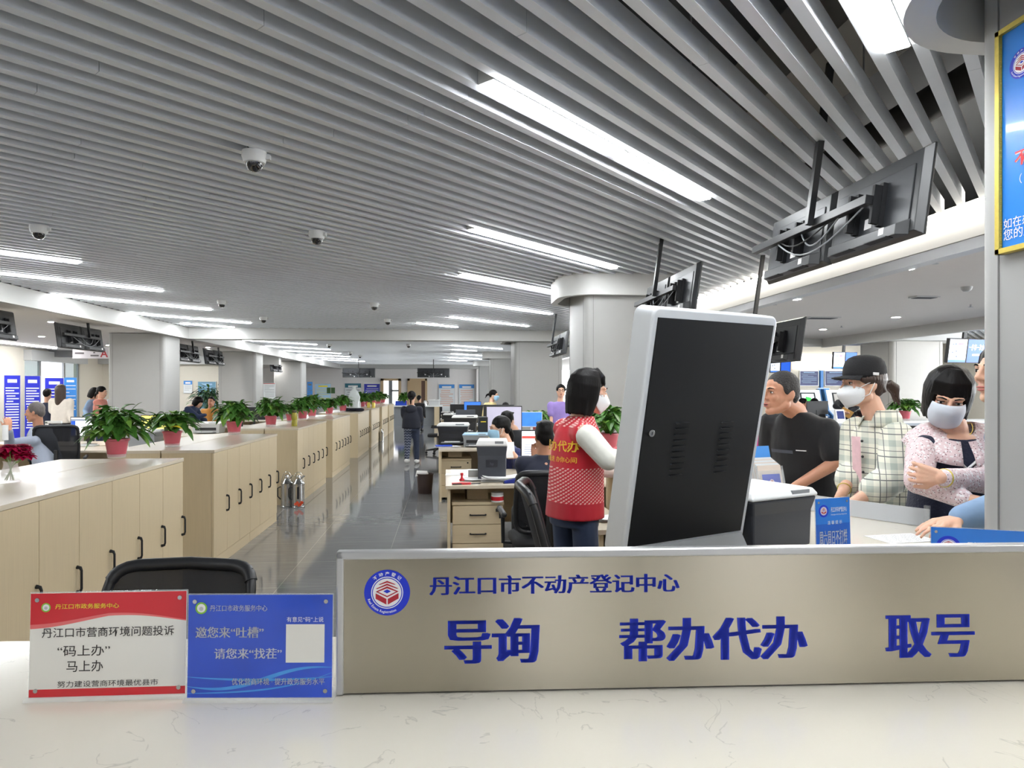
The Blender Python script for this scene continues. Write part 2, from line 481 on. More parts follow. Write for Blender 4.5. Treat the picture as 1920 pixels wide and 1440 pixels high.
def window_bars(x, y0, y1, z0, z1):        # frame and bars dressing the added glowing panes
    mb = MB()
    for y in (y0, (y0 + y1)/2, y1): mb.box((x, y, (z0 + z1)/2), (.05, .07, z1 - z0 + .07))
    for z in (z0, z0 + (z1 - z0)*.7, z1): mb.box((x, (y0 + y1)/2, z), (.05, y1 - y0, .07))
    struct(mb.build('window_frame', metal))
for k in range(5): window_bars(8.85, 20 + 3.6*k, 22.4 + 3.6*k, .9, 2.6); window_bars(14.85, -1 + 2.9*k, 1.5 + 2.9*k, .6, 2.7)

# sliding glass entrance in the side wall
e = thing('door_1', 'x', 'y'); del e['label']; del e['category']; struct(e)
L = GD1 - GD0
struct(MB().box((-11.9, (GD0 + GD1)/2, 2.6), (.24, L + .1, .3)).build('door_header', paint, e))
for i, (a, b) in enumerate(((0, .28), (.72, 1.0))):
    struct(MB().b2((-12.08, GD0 + a*L, .02), (-12.06, GD0 + b*L, 2.45)).build('glass_pane', glass, e))
mb = MB()
for a in (0, .28, .72, 1.0): mb.box((-12.07, GD0 + a*L, 1.23), (.06, .08, 2.46))
struct(mb.build('door_frame', metal, e))

# end wall: window, door
def wx(px): return ufx(px, 37.95)
def wz(py, v=37.95):
    d = v * cs; return 1.6 + (731 - py) * d / F
e = thing('window_1', 'x', 'y'); del e['label']; del e['category']; struct(e)
x0, x1 = wx(718), wx(748); z0, z1 = wz(757), wz(714)
struct(MB().b2((x0, 37.93, z0), (x1, 37.96, z1)).build('window_pane', mat('daylit_pane', (1, 1, 1), .5, var=.02, emit=1.6), e))
mb = MB(); t = .12
mb.b2((x0 - t, 37.9, z0), (x0 + t*.3, 37.99, z1 + t)); mb.b2((x1 - t*.3, 37.9, z0), (x1 + t, 37.99, z1 + t)); mb.b2((x0 - t, 37.9, z1), (x1 + t, 37.99, z1 + t))
struct(mb.build('window_frame', door_wood, e))
mb = MB(); xm = x0 + (x1 - x0) * .48
mb.b2((xm - .1, 37.88, z0), (xm + .1, 37.97, z1)); mb.b2((xm, 37.88, wz(734)), (x1, 37.97, wz(731)))
struct(mb.build('window_bar', mgrey, e))
e = thing('door_2', 'x', 'y'); del e['label']; del e['category']; struct(e)
x0, x1 = wx(768), wx(797); z1 = wz(714)
mb = MB(); mb.b2((x0 - t, 37.9, 0), (x0, 37.99, z1 + t)); mb.b2((x1, 37.9, 0), (x1 + t, 37.99, z1 + t)); mb.b2((x0 - t, 37.9, z1), (x1 + t, 37.99, z1 + t))
struct(mb.build('door_frame', door_wood, e))
xm = x0 + (x1 - x0) * .76
struct(MB().b2((x0, 37.93, 0), (xm, 37.97, z1)).build('door_leaf', door_wood, e))
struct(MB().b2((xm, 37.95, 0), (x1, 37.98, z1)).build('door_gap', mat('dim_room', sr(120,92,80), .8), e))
# wall panelling edge on the right part of the end wall
struct(MB().b2((wx(893), 37.7, 0), (wx(899), 38, 2.8)).build('trim_15', white_wall))

# ---------------------------------------------------------------- ceiling strip lights, 1.2 m each
def lamp_proto():
    e = thing('strip_light', 'x', 'ceiling light')
    MB().box((.61, 0, .045), (1.2, .094, .075)).build('housing', whitep, e)
    MB().box((.61, 0, .003), (1.16, .088, .012)).build('diffuser', lamp_m, e)
    return e
lp = None
def strip(u, v, n, where, words):
    global lp
    w_ = round(((u - v) / R2) / .15 - .5) * .15 + .075
    s_ = (u + v) / R2
    for k in range(n):
        s2 = s_ + 1.225 * k
        loc = ((s2 + w_) / R2, (s2 - w_) / R2, HC - .012)
        lab = words.format(('near half of ' if k == 0 else 'far half of ') if n == 2 else '')
        if lp is None: lp = lamp_proto(); lp.location = loc; lp.rotation_euler = (0, 0, PI/4); lp['label'] = lab; lp['group'] = where
        else: clone(lp, loc, PI/4, lab, where)
order = ['first', 'second', 'third', 'fourth', 'fifth', 'sixth', 'seventh']
G1 = 'strip lights in the slatted ceiling'
strip(.13, .86, 2, G1, '{}big strip light row cut by the top edge beside the column crown')
for k, (u, v) in enumerate(((.2, 3.01), (.22, 5.82), (.2, 8.1), (.18, 10.53), (.05, 12.93))):
    strip(u, v, 2, G1, '{}the ' + order[k] + ' light row from the front on the round-crowned column side')
for k, (u, v) in enumerate(((.2, -1.7), (-5.7, 3.6), (-5.7, 1.1), (-5.7, -1.4))):       # over and behind the front desk
    strip(u, v, 2, G1, '{}the ' + order[k] + ' strip light above the front desk, out of the picture')
strip(-.6, 14.15, 1, G1, 'short strip light ending at the cross beam beside the round-crowned columns')
for k, v in enumerate((7.84, 9.98, 12.13, 14.48)):
    strip(-4.0 - 1.73, v - 1.73, 2, G1, '{}the ' + order[k] + ' light row from the front on the square column side')
strip(-5.6, 14.75, 1, G1, 'short strip light ending at the cross beam beside the square columns')
for k, v in enumerate((19.5, 22.0, 24.5, 27.0, 29.4, 31.8)):
    strip(-5.7, v, 2, G1, '{}the ' + order[k] + ' light row beyond the cross beam, square column side')
for k, v in enumerate((18.6, 21.08, 23.3, 26.0, 28.9, 31.6)):
    strip(.2, v, 2 if k in (1, 3, 4) else 1, G1, '{}the ' + order[k] + ' light row beyond the cross beam, round-crowned column side')
for k, (u, v) in enumerate(((10.6, 10.2), (8.8, 14.5), (11.2, 15.2))):
    strip(u, v, 2, G1, '{}the ' + order[k] + ' strip light row over the self-service hall behind the counter')
tag(MB().box((-11, 15.6, 2.78), (.09, 9.2, .03)).build('strip_light', lamp_m), 'long continuous strip light below the low ceiling beside the glass entrance', 'ceiling light')
tag(MB().box((-9.2, 23.2, 2.78), (1.5, .09, .03)).build('strip_light', lamp_m), 'short strip light under the low ceiling behind the first square column', 'ceiling light')

# round downlights
dl = None
def downlight(u, v, z_, lab):
    global dl
    if dl is None:
        dl = thing('downlight', lab, 'ceiling light', (u, v, z_), 0, 'round downlights in the low ceilings')
        MB().lathe([(0, .0), (.058, 0), (.058, -.006), (0, -.006)], n=20).build('lens', down_m, dl)
        MB().lathe([(.058, 0), (.058, -.01), (.082, -.004), (.082, 0)], n=20).build('ring', whitep, dl, smooth=.6)
    else: clone(dl, (u, v, z_), 0, lab)
def dn(px, py, zc): d = F * (zc - H) / (731 - py); return uv(px, d)
for px, py, lab in ((1701, 503, 'round downlight nearest the big screens in the low white ceiling'), (1492, 560, 'round downlight beside the fascia above the kiosk corner'),
                    (1680, 594, 'round downlight midway in the low white ceiling above the two masked women'), (1543, 617, 'smallest round downlight, above the black cap')):
    downlight(*dn(px, py, 2.72), 2.72, lab)
for px, py, lab in ((97, 603, 'round downlight in the low ceiling before the glass entrance'), (390, 651, 'round downlight beside the second square column'), (508, 676, 'round downlight beside the third square column'), (400, 668, 'round downlight behind the pair of screens at the second square column')):
    downlight(*dn(px, py, 2.8), 2.8, lab)
for k in range(10):                   # rows added off to the sides to keep the low ceilings lit
    if k < 4: downlight(6.6 if k % 2 else 5.0, 0.2 + 1.2*k, 2.72, 'added row of round downlights above the visitors along the marble counter')
    downlight(-9.0, 4 + 3.0 * k, 2.8, 'added row of round downlights in the low ceiling along the entrance wall')

# sprinklers, vents, smoke heads on the low ceiling
for px, py, lab in ((1453, 570, 'small sprinkler head above the kiosk corner'), (1754, 492, 'sprinkler head nearest the tall grey column'), (1578, 613, 'small sprinkler head above the black cap'), (1820, 574, 'sprinkler head above the navy vest woman')):
    u, v = dn(px, py, 2.7)
    e = thing('sprinkler', lab, 'sprinkler', (u, v, 2.72), 0, 'sprinklers in the low white ceiling')
    MB().cyl((0,0,0), (0,0,-.03), .012, n=10).build('stem', metal, e)
    MB().cyl((0,0,-.03), (0,0,-.034), .028, n=12).build('deflector', metal, e)
for px, py, lab, wd in ((1540, 595, 'flat grille vent in the low ceiling near the black cap', .5), (1733, 556, 'thin round vent in the low ceiling under the big screens', .3)):
    u, v = dn(px, py, 2.72)
    e = thing('air_vent', lab, 'vent', (u, v, 2.72))
    MB().box((0, 0, -.008), (wd, wd * .5, .016)).build('frame', lgrey, e)
    mb = MB()
    for k in range(6): mb.box((0, (k - 2.5) * wd * .07, -.018), (wd * .85, wd * .02, .006))
    mb.build('louvre', dgrey, e)
u, v = dn(1812, 538, 2.72)
tag(MB().lathe([(0, -.05), (.03, -.05), (.05, -.03), (.06, 0), (0, 0)], n=20).build('smoke_detector', lgrey, smooth=1, loc=(u, v, 2.72)), 'small round smoke detector on the low white ceiling', 'smoke detector')

# dome cameras
cp = None
def dome(px, py, dia, lab, d=None, drop=0):
    global cp
    zc = HC - drop
    dd = F * (zc - H) / (731 - py)
    u, v = uv(px, dd)
    if cp is None:
        cp = thing('dome_camera', lab, 'security camera', (u, v, zc), 0, 'dome cameras under the slatted ceiling')
        MB().lathe([(0, 0), (.07, 0), (.072, -.03), (.06, -.065), (.048, -.07), (0, -.07)], n=28).build('housing', whitep, cp, smooth=.7)
        MB().lathe([(.05, -.068), (.046, -.088), (.032, -.108), (.012, -.117), (0, -.118)], n=24).build('dome', mat('smoked_dome', sr(18,18,20), .05, var=0, coat=1), cp, smooth=1)
        MB().box((.078, 0, -.03), (.03, .03, .03)).build('conduit', whitep, cp, bev=.004)
        MB().tube([(-.02, 0, 0), (-.05, .01, .05), (-.03, .02, .12)], .004, 6).build('cable', dgrey, cp)
    else:
        c = clone(cp, (u, v, zc), random.uniform(-.5, .5), lab)
    if drop: MB().cyl((u, v, HC), (u, v, zc), .012, n=8).build('drop_rod', metal)
for px, py, lab in ((477, 285, 'largest white dome camera, nearest, on the slatted ceiling'), (73, 423, 'white dome camera nearest the picture edge above the strip lights'),
                    (594, 434, 'middle-sized white dome camera just behind the largest one'), (416, 563, 'small dome camera above the cross beam beside strip lights'),
                    (702, 568, 'small dome camera in mid ceiling, the nearer of a close pair'), (727, 598, 'small dome camera just behind another in mid ceiling'),
                    (494, 594, 'small dome camera just before the cross beam end'),
                    (617, 645, 'tiny dome camera just beyond the cross beam, over the cabinets'), (766, 645, 'tiny dome camera just beyond the cross beam, over the aisle'),
                    (657, 660, 'tiny dome camera beyond the beam, over the cabinet row'), (675, 666, 'tiny dome camera beyond the beam, above the far screens')):
    dome(px, py, 0, lab)
# ---------------------------------------------------------------- front desk, sign, stands, kiosk
class Plane:                          # an upright (or leaning) panel in the room: photo point -> its own x, z
    def __init__(s, O, rz, lean=0.0):
        s.O = Vector(O); s.a = Vector((math.cos(rz), math.sin(rz), 0)); s.n = Vector((math.sin(rz), -math.cos(rz), 0))
        s.up = math.cos(lean) * Vector((0, 0, 1)) + math.sin(lean) * s.n
        s.nn = s.a.cross(s.up)
    def xz(s, px, py):
        X = (px - 960) / F
        D = Vector((X * cs + sn, -X * sn + cs, (731 - py) / F)); E = Vector((0, 0, H))
        t = (s.O - E).dot(s.nn) / D.dot(s.nn); P = E + D * t - s.O
        return P.dot(s.a), P.dot(s.up)
    def M(s): 
        m = Matrix.Identity(4)
        for i, c in enumerate((s.a, -s.nn, s.up, s.O)):
            for k in range(3): m[k][i] = c[k]
        return m
def put(o, pl): o.matrix_world = pl.M(); return o
def lines(mb, x0, x1, z0, n, dz_, h, jag=.25, rnd=random):
    for i in range(n): mb.rect(x0, z0 - i*dz_ - h, x0 + (x1 - x0) * (1 - jag * rnd.random()), z0 - i*dz_, -.0011)
def disc(mb, x, z, r, y, n=40, r0=0):
    if r0 == 0: return mb.add([(x + r*math.cos(2*PI*i/n), y, z + r*math.sin(2*PI*i/n)) for i in range(n)], [tuple(range(n))])
    vs = [(x + q*math.cos(2*PI*i/n), y, z + q*math.sin(2*PI*i/n)) for q in (r0, r) for i in range(n)]
    return mb.add(vs, [(i, (i+1) % n, n + (i+1) % n, n + i) for i in range(n)])
cobalt = mat('cobalt_vinyl', sr(14,46,196), .35, var=.02)
crimson = mat('crimson_vinyl', sr(170,30,45), .4, var=.02)
def emblem(parent, x, z, r, y=-.0006, name='emblem', writing=True):
    mb = MB()
    mb.mat(0); disc(mb, x, z, r, y)
    mb.mat(1); disc(mb, x, z, r*.70, y - .0003)
    mb.mat(0); disc(mb, x, z, r*.66, y - .0005, r0=r*.62)
    mb.mat(2)
    def P(*pts): mb.poly([(x + a*r, y - .0006, z + b*r) for a, b in pts])
    P((-.5,-.02), (-.03,-.27), (-.03,-.52), (-.5,-.26)); P((.5,-.02), (.03,-.27), (.03,-.52), (.5,-.26))
    def chev(hw, zt, zb, t): P((-hw, zb), (0, zt), (0, zt - t), (-hw + t*.9, zb - t*.15)); P((hw, zb), (0, zt), (0, zt - t), (hw - t*.9, zb - t*.15))
    chev(.5, .28, .05, .09); chev(.5, .40, .18, .08); chev(.38, .52, .36, .08)
    P((-.5,.05), (-.4,.05), (0,-.14), (0,-.2)); P((.5,.05), (.4,.05), (0,-.14), (0,-.2))
    mb.mat(0); P((-.17,.06), (0,.15), (.17,.06), (0,-.03))
    o = mb.build(name, [cobalt, white_ink, crimson], parent)
    if writing:
        def arc(body, R, a0, h, up):
            def lift(a, b):
                t = (a0 + a / R) if up else (a0 - a / R)
                rr = R + b if up else R - b
                return (x + rr * math.sin(t), y - .0008, z + rr * math.cos(t))
            text(body, o, 0, 0, h=h, mt=white_ink, bold=.015, spread=1.9 if up else 1.05, lift=lift)
        arc('不动产登记', .75*r, -.78, .17*r, True)
        arc('Real Estate Registration', .93*r, PI + 1.25, .15*r, False)
    return o

# the stone-topped front desk
DR = math.radians(-3.4)
e = thing('reception_counter', 'white veined stone counter the steel sign and acrylic stands stand on', 'counter', (0, 1.6, 0), DR)
MB().b2((-2.6, -1.0, .98), (1.62, .0, 1.02)).build('counter_top', marble, e, bev=.004)
MB().b2((-2.55, -.93, 0), (1.55, -.9, .98)).build('front_panel', wood, e)
MB().b2((-2.55, -.06, .0), (1.55, -.03, .98)).build('back_panel', wood, e)
MB().b2((-2.6, -.93, 0), (-2.55, -.03, .98)).build('side_panel', wood, e)
# the work top of the desk behind it, lower
e = thing('work_desk', 'low pale work desk hidden behind the front stone counter', 'desk', (0, 1.6, 0), DR)
MB().b2((-2.6, .01, .73), (.1, .30, .755)).build('desk_top', wood_top, e)
MB().b2((-2.55, .03, 0), (-2.52, .28, .73)).build('side_panel', wood, e)
MB().b2((.05, .03, 0), (.08, .28, .73)).build('side_panel', wood, e)
for (px, py, d, lab) in ((30, 1196, 1.95, 'printed leaflet on the low desk at the picture edge behind the red stand'), (622, 1185, 1.85, 'blue and white leaflet on the low desk behind the blue stand')):
    u, v = uv(px, d)
    o = tag(MB().box((0, 0, .0), (.21, .29, .004)).mat(1).box((.02, .02, .0024), (.12, .1, .001)).mat(2).box((-.03, -.06, .0024), (.06, .06, .001)).build('leaflet', [white, ltblue, grey_print], loc=(u, v, .7575), rz=.3), lab, 'leaflet', 'leaflets on the low desk')

# stainless steel sign
sp = Plane((*uv(630.5, 1.273), 1.0215), math.radians(2.59 - 5.64), math.radians(-.5))
e = put(thing('steel_sign', 'wide brushed steel sign with blue lettering standing on the stone counter', 'sign'), sp)
SW, SH = 1.52, .272
steel = mat('brushed_steel', sr(194,186,170), .26, 1, var=.015, scale=6, stretch=(.15, 1, 300), bump=.03, bscale=9)
sb_ = steel.node_tree.nodes['Principled BSDF']; sb_.inputs['Anisotropic'].default_value = .92
tg = steel.node_tree.nodes.new('ShaderNodeTangent'); tg.direction_type = 'RADIAL'; tg.axis = 'Y'
cx_ = nd(steel.node_tree, 'ShaderNodeCombineXYZ'); cx_.inputs[0].default_value = cs; cx_.inputs[1].default_value = -sn
steel.node_tree.links.new(cx_.outputs[0], sb_.inputs['Tangent'])
sb_.inputs['Anisotropic Rotation'].default_value = STEEL_ROT
MB().b2((.012, 0, .003), (SW - .012, .012, SH - .012)).build('steel_plate', steel, e)
mb = MB(); mb.b2((0, -.004, SH - .016), (SW, .018, SH)); mb.b2((0, -.004, 0), (.014, .018, SH)); mb.b2((SW - .014, -.004, 0), (SW, .018, SH))
mb.b2((0, .012, 0), (SW, .018, .01))
mb.build('edge_frame', mat('aluminium_edge', sr(214,214,214), .3, .75, var=.04), e, bev=.003)
mb = MB()
for x in (.2, .75, 1.3): mb.b2((x - .02, .018, .0), (x + .02, .09, .012)).b2((x - .02, .018, .0), (x + .02, .024, .2))
mb.build('foot', metal, e)
x, z = sp.xz(726, 1111); x1, _ = sp.xz(769, 1111)
emblem(e, x, z, abs(x1 - x))
def sline(body, pxa, pya, pxb, pyb, bold, mt=cobalt):
    xa, za = sp.xz(pxa, pyb); xb, zb = sp.xz(pxb, pya)
    text(body, e, xa, za, h=zb - za, w=xb - xa, mt=mt, bold=0, song=bold, y=-.0008)
sline('丹江口市不动产登记中心', 805, 1075, 1274, 1116, .07)
sline('导询', 833, 1158, 1012, 1245, .1)
sline('帮办代办', 1161, 1155, 1514, 1241, .1)
sline('取号', 1660, 1151, 1827, 1234, .1)

# two acrylic stands
def stand(name, label, px0, d, rz, w, h, paint_fn):
    pl = Plane((*uv(px0, d), 1.0275), rz, math.radians(-2))
    e = put(thing(name, label, 'sign stand', group='acrylic stands on the front counter'), pl)
    MB().b2((-.002, .0012, -.002), (w + .002, .0034, h + .002)).build('clear_panel', acrylic, e)
    MB().b2((-.004, -.012, -.0055), (w + .004, .05, -.0005)).build('foot', acrylic, e)
    mb = MB()
    for x in (.012, w - .012):
        for z in (.012, h - .012): mb.cyl((x, -.002, z), (x, .0, z), .004, n=12)
    mb.build('pin', chrome, e)
    paint_fn(e, pl, w, h); return e
red_m = mat('red_card', sr(205,24,40), .3, var=.02, coat=.4); card = mat('white_card', sr(240,238,230), .3, var=.01, coat=.4)
rose = mat('rose_card', sr(228,110,110), .3, var=.05, coat=.4); green_ring = mat('green_ring', sr(130,190,60), .4)
hand_ink = mat('soft_black_ink', sr(52,48,46), .5)
def small_logo(e, x, z, r):
    mb = MB(); mb.mat(0); disc(mb, x, z, r, -.0013, r0=r*.72); mb.mat(1); disc(mb, x, z, r*.72, -.0013); mb.mat(2); disc(mb, x, z - r*.1, r*.35, -.0015)
    mb.build('logo', [green_ring, white_ink, lgrey], e)
def red_card(e, pl, w, h):
    mb = MB(); mb.mat(0).b2((0, -.0004, 0), (w, .001, h))
    N = 24
    def wave(x): return h * (.72 + .035 * math.sin((x / w) * 5.4 - 1.9) + .05 * (1 - abs(x / w - .5) * 2) * .8 - .05)
    for i in range(N):
        a, b = w*i/N, w*(i+1)/N
        mb.mat(1).poly([(a, -.0006, wave(a) + .012), (b, -.0006, wave(b) + .012), (b, -.0006, h), (a, -.0006, h)])
        mb.mat(2).poly([(a, -.0006, wave(a) + .004 + .006*i/N), (b, -.0006, wave(b) + .004 + .006*(i+1)/N), (b, -.0006, wave(b) + .012), (a, -.0006, wave(a) + .012)])
    mb.mat(1).rect(0, 0, w, h*.075, -.0006)
    mb.build('printed_card', [card, red_m, rose], e)
    small_logo(e, *pl.xz(87, 1139), .0085)
    def t(body, a, b, c, d, m, bold=.0):
        xa, za = pl.xz(a, d); xb, zb = pl.xz(c, b); text(body, e, xa, za, h=zb - za, w=xb - xa, mt=m, bold=bold)
    t('丹江口市政务服务中心', 104, 1130, 224, 1142, yellow_print, .012)
    t('丹江口市营商环境问题投诉', 79, 1172, 327, 1196, hand_ink, .004)
    t('“码上办”', 108, 1208, 207, 1231, hand_ink, .004); t('马上办', 125, 1237, 194, 1260, hand_ink, .004)
    t('努力建设营商环境最优县市', 108, 1272, 297, 1289, hand_ink)
blue_m = mat('blue_card', sr(34,76,196), .3, var=.35, scale=6, coat=.4); swirl = mat('light_blue_swirl', sr(66,150,226), .3, coat=.4)
def blue_card(e, pl, w, h):
    mb = MB(); mb.mat(0).b2((0, -.0004, 0), (w, .001, h))
    def ribbon(f, t, m):
        N = 30
        for i in range(N):
            a, b = i/N, (i+1)/N
            mb.mat(m).poly([(w*a, -.0006, h*f(a)), (w*b, -.0006, h*f(b)), (w*b, -.0006, h*(f(b) + t*math.sin(PI*b) + .004)), (w*a, -.0006, h*(f(a) + t*math.sin(PI*a) + .004))])
    ribbon(lambda a: .10 + .17*a**1.5 + .05*math.sin(6*a + 3), .035, 1); ribbon(lambda a: .2 - .16*a + .1*a*a*1.6, .02, 1); ribbon(lambda a: .04 + .2*a**3, .012, 1)
    mb.build('printed_card', [blue_m, swirl], e)
    small_logo(e, *pl.xz(378, 1140), .011)
    def t(body, a, b, c, d, bold=.0):
        xa, za = pl.xz(a, d); xb, zb = pl.xz(c, b); text(body, e, xa, za, h=zb - za, w=xb - xa, mt=white_ink, bold=0, song=bold*3)
    t('丹江口市政务服务中心', 394, 1134, 502, 1146, .012); t('有意见“码”上说', 538, 1156, 607, 1166, .0)
    t('邀您来“吐槽”', 367, 1175, 495, 1196, .016); t('请您来“找茬”', 402, 1215, 529, 1235, .016)
    t('优化营商环境 · 提升政务服务水平', 435, 1271, 609, 1284, .014)
    # plain white square where the code was
    xa, za = pl.xz(536, 1242); xb, zb = pl.xz(609, 1170); MB().rect(xa, za, xb, zb, -.0012).build('white_square', card, e)
stand('acrylic_stand', 'red and white acrylic stand, the one with the wavy red band', 54, 1.25, math.radians(-2.0), .2828, .1915, red_card)
stand('acrylic_stand', 'blue acrylic stand standing between red stand and steel sign', 351, 1.25, math.radians(-5.3), .2684, .189, blue_card)

# ---- queue-number kiosk seen from behind
kp = Plane((*uv(1176, 2.1), 1.109), math.radians(30.1 - 5.64), math.radians(11.14))
e = put(thing('ticket_kiosk', 'white leaning kiosk seen from behind with black louvred back door', 'kiosk'), kp)
W, Hh = .5067, .7185
mg = .021; D = .088
def ring_box(mb, x0, x1, z0, z1, y0, y1, r):
    P = [(a, b) for a, b in rrect(x0, z0, x1, z1, r, 6)]
    mb.loft([[(a, y1, b) for a, b in P], [(a, y0, b) for a, b in P]])
mb = MB(); ring_box(mb, -mg, W + mg, -.05, Hh + .030, .0, D, .03)
kiosk_white = mat('kiosk_white', sr(222,225,228), .35, var=.015)
mb.build('housing', kiosk_white, e, smooth=.7, bev=.007, seg=3)
MB().b2((0, -.004, 0), (W, .004, Hh)).build('back_door', mat('kiosk_black', sr(12,14,18), .5, var=.05, spec=.3), e, bev=.001)
for (xa, ya, xb, yb) in ((1278, 792, 1264.5, 890), (1362.5, 791, 1348, 884)):
    for k in range(10):
        f = k / 9; x, z = kp.xz(xa + (xb - xa)*f, ya + (yb - ya)*f)
        mb = MB(); hw = .031
        P = [(-hw + .006, -.004), (hw - .006, -.004), (hw, -.001), (hw - .004, .003), (-hw + .004, .003), (-hw, -.001)]
        mb.loft([[(x + a, -.0035, z + b) for a, b in P], [(x + a*.96, -.010, z + b*.7 - .001) for a, b in P]])
        mb.build('louvre', MATS['kiosk_black'], e, smooth=.9)
x, z = kp.xz(1218, 811)
lk = MB().cyl((x, -.004, z), (x, -.012, z), .0115, n=24).build('lock', chrome, e, bev=.001)
MB().b2((x - .001, -.013, z - .005), (x + .001, -.0118, z + .005)).build('keyhole', blackm, lk)
MB().b2((.01, D, .02), (W - .01, D + .004, Hh - .02)).build('screen', mat('dark_glass', sr(14,16,20), .08, var=0), e)
# neck and foot below the screen box
ce = Plane(kp.O, math.radians(30.1 - 5.64))
M_ = kp.M().inverted() @ ce.M()
def T(x, y, z): return M_ @ Vector((x, y, z))
mb = MB(); mb.hexa([T(-.005,-.16,-.26), T(W+.0,-.16,-.26), T(W - .02,.17,-.26), T(.02,.17,-.26), T(-.0,-.006,-.005), T(W,-.006,-.005), T(W - .02,.09,-.045), T(.02,.09,-.045)])
mb.build('neck', mat('kiosk_grey', sr(112,114,116), .5, var=.03), e)
mb = MB(); mb.hexa([T(.02,-.12,-1.06), T(W-.02,-.12,-1.06), T(W-.02,.16,-1.06), T(.02,.16,-1.06), T(.02,-.14,-.26), T(W-.02,-.14,-.26), T(W-.02,.16,-.26), T(.02,.16,-.26)])
mb.build('pedestal', kiosk_white, e)
mb = MB(); mb.hexa([T(-.03,-.2,-1.109), T(W+.03,-.2,-1.109), T(W+.03,.24,-1.109), T(-.03,.24,-1.109), T(-.03,-.2,-1.06), T(W+.03,-.2,-1.06), T(W+.03,.24,-1.06), T(-.03,.24,-1.06)])
mb.build('base_plate', MATS['kiosk_grey'], e)

# ---- office chairs with mesh backs
mesh_m = mat('chair_mesh', sr(34,35,40), .8, var=.1, alpha=.82)
def office_chair(label, loc, rz, h=.97, w=.47, seat=.46, group='black mesh office chairs', arms=True, pad=None):
    e = thing('office_chair', label, 'chair', loc, rz, group)           # sitter faces +y, back at -y
    # back frame: a rounded loop curved round the sitter
    n = 28; zc = (h + seat + .1) / 2; hz = (h - seat - .06) / 2
    pts = []
    for i in range(n):
        t = 2 * PI * i / n; sx, sz = math.cos(t), math.sin(t)
        x = (abs(sx) ** .26) * (1 if sx > 0 else -1) * w/2; z = (abs(sz) ** .26) * (1 if sz > 0 else -1) * hz
        x *= 1 - .12 * max(0, -sz) ** 1
        y = -.25 - .10 * (z / hz) * .8 + .24 * (x / w) ** 2 * .9
        pts.append((x, y, zc + z))
    MB().tube(pts + pts[:1], [.017] * (n + 1), 8).build('backrest_frame', black, e, smooth=1)
    MB().tube([(x, y, z) for x, y, z in pts if z > zc + hz * .8], .022, 8).build('top_rail', black, e, smooth=1)
    mb = MB(); K = 12
    g = [[None] * (K + 1) for _ in range(K + 1)]
    for i in range(K + 1):
        for j in range(K + 1):
            X = (i / K * 2 - 1); Z = (j / K * 2 - 1); x = X * (w/2 - .005) * (1 - .1 * max(0, -Z)); z = Z * (hz - .005)
            g[i][j] = (x, -.25 - .10 * Z * .8 + .24 * (x / w) ** 2 * .9, zc + z)
    mb.grid(g)
    o = mb.build('mesh_back', mesh_m, e, smooth=3)
    so = o.modifiers.new('thick', 'SOLIDIFY'); so.thickness = .004
    MB().tube([(0, -.17, seat - .03), (0, -.29, seat + .02), (0, -.30, zc - hz*.1)], [.03, .03, .022], 8).build('back_post', black, e, smooth=1)
    P = rrect(-.24, -.22, .24, .25, .1)
    MB().loft([[(a*.94, b*.94, seat - .035) for a, b in P], [(a, b, seat - .02) for a, b in P], [(a, b, seat + .02) for a, b in P], [(a*.9, b*.9, seat + .04) for a, b in P]]).build('seat', pad or blackm, e, smooth=1)
    MB().cyl((0, 0, .1), (0, 0, seat - .03), .028).build('gas_lift', metal, e, smooth=.6)
    mb = MB(); cast = []
    for k in range(5):
        a = 2*PI*k/5 + .3; c, s_ = math.cos(a), math.sin(a)
        mb.rc((0, 0, .12), .03, (.28*c, .28*s_, .085), .018, 8); cast.append((.28*c, .28*s_, .03))
    mb.build('star_base', black, e, smooth=1)
    for c in cast: MB().cyl((c[0]-.018, c[1], c[2]), (c[0]+.018, c[1], c[2]), .03, n=14).build('caster', rubber, e, smooth=.6)
    if arms:
        for s_ in (-1, 1):
            MB().tube([(s_*.2, .0, seat - .03), (s_*.3, .0, seat - .02), (s_*.31, -.05, seat + .2)], .016, 8).rc((s_*.31, -.13, seat + .21), .022, (s_*.31, .14, seat + .215), .022, 8).build('armrest', black, e, smooth=1)
    return e
u, v = uv(328, 2.3)
office_chair('black mesh-back office chair right behind the two acrylic stands', (u, v - .28, 0), PI - .1, h=.975, w=.49)
# ---------------------------------------------------------------- the rows of low cabinets along the aisle
def cabinet_proto(front=True):
    e = thing('low_cabinet', 'x', 'cabinet')
    W_ = 1.125; h = 1.065
    MB().b2((.002, .02, .0), (W_ - .002, .444, h - .026)).build('body', wood, e)
    MB().b2((.0, -.006, h - .026), (W_, .446, h)).build('top', wood_top, e, bev=.0015)
    MB().b2((.004, .004, .0), (W_ - .004, .02, .095)).build('plinth', wood_h, e)
    if front:
        for k in range(3):
            d = MB().b2((k*.375 + .002, 0, .1), (k*.375 + .373, .019, h - .029)).build('door', wood, e, bev=.0012, seg=1)
            x = k*.375 + .348
            MB().tube([(x, -.001, .47), (x, -.02, .474), (x, -.026, .49), (x, -.026, .59), (x, -.02, .606), (x, -.001, .61)], [.011, .009, .007, .007, .009, .011], 8).build('handle', blackm, d, smooth=1)
    return e
cabF = cabB = None
UF = -2.05; CW = 1.125
starts = [3.25, 6.2, 9.6, 12.5, 16.1, 18.95, 22.05, 24.75]
ordn = ['first', 'second', 'third', 'fourth', 'fifth', 'sixth', 'seventh', 'eighth']
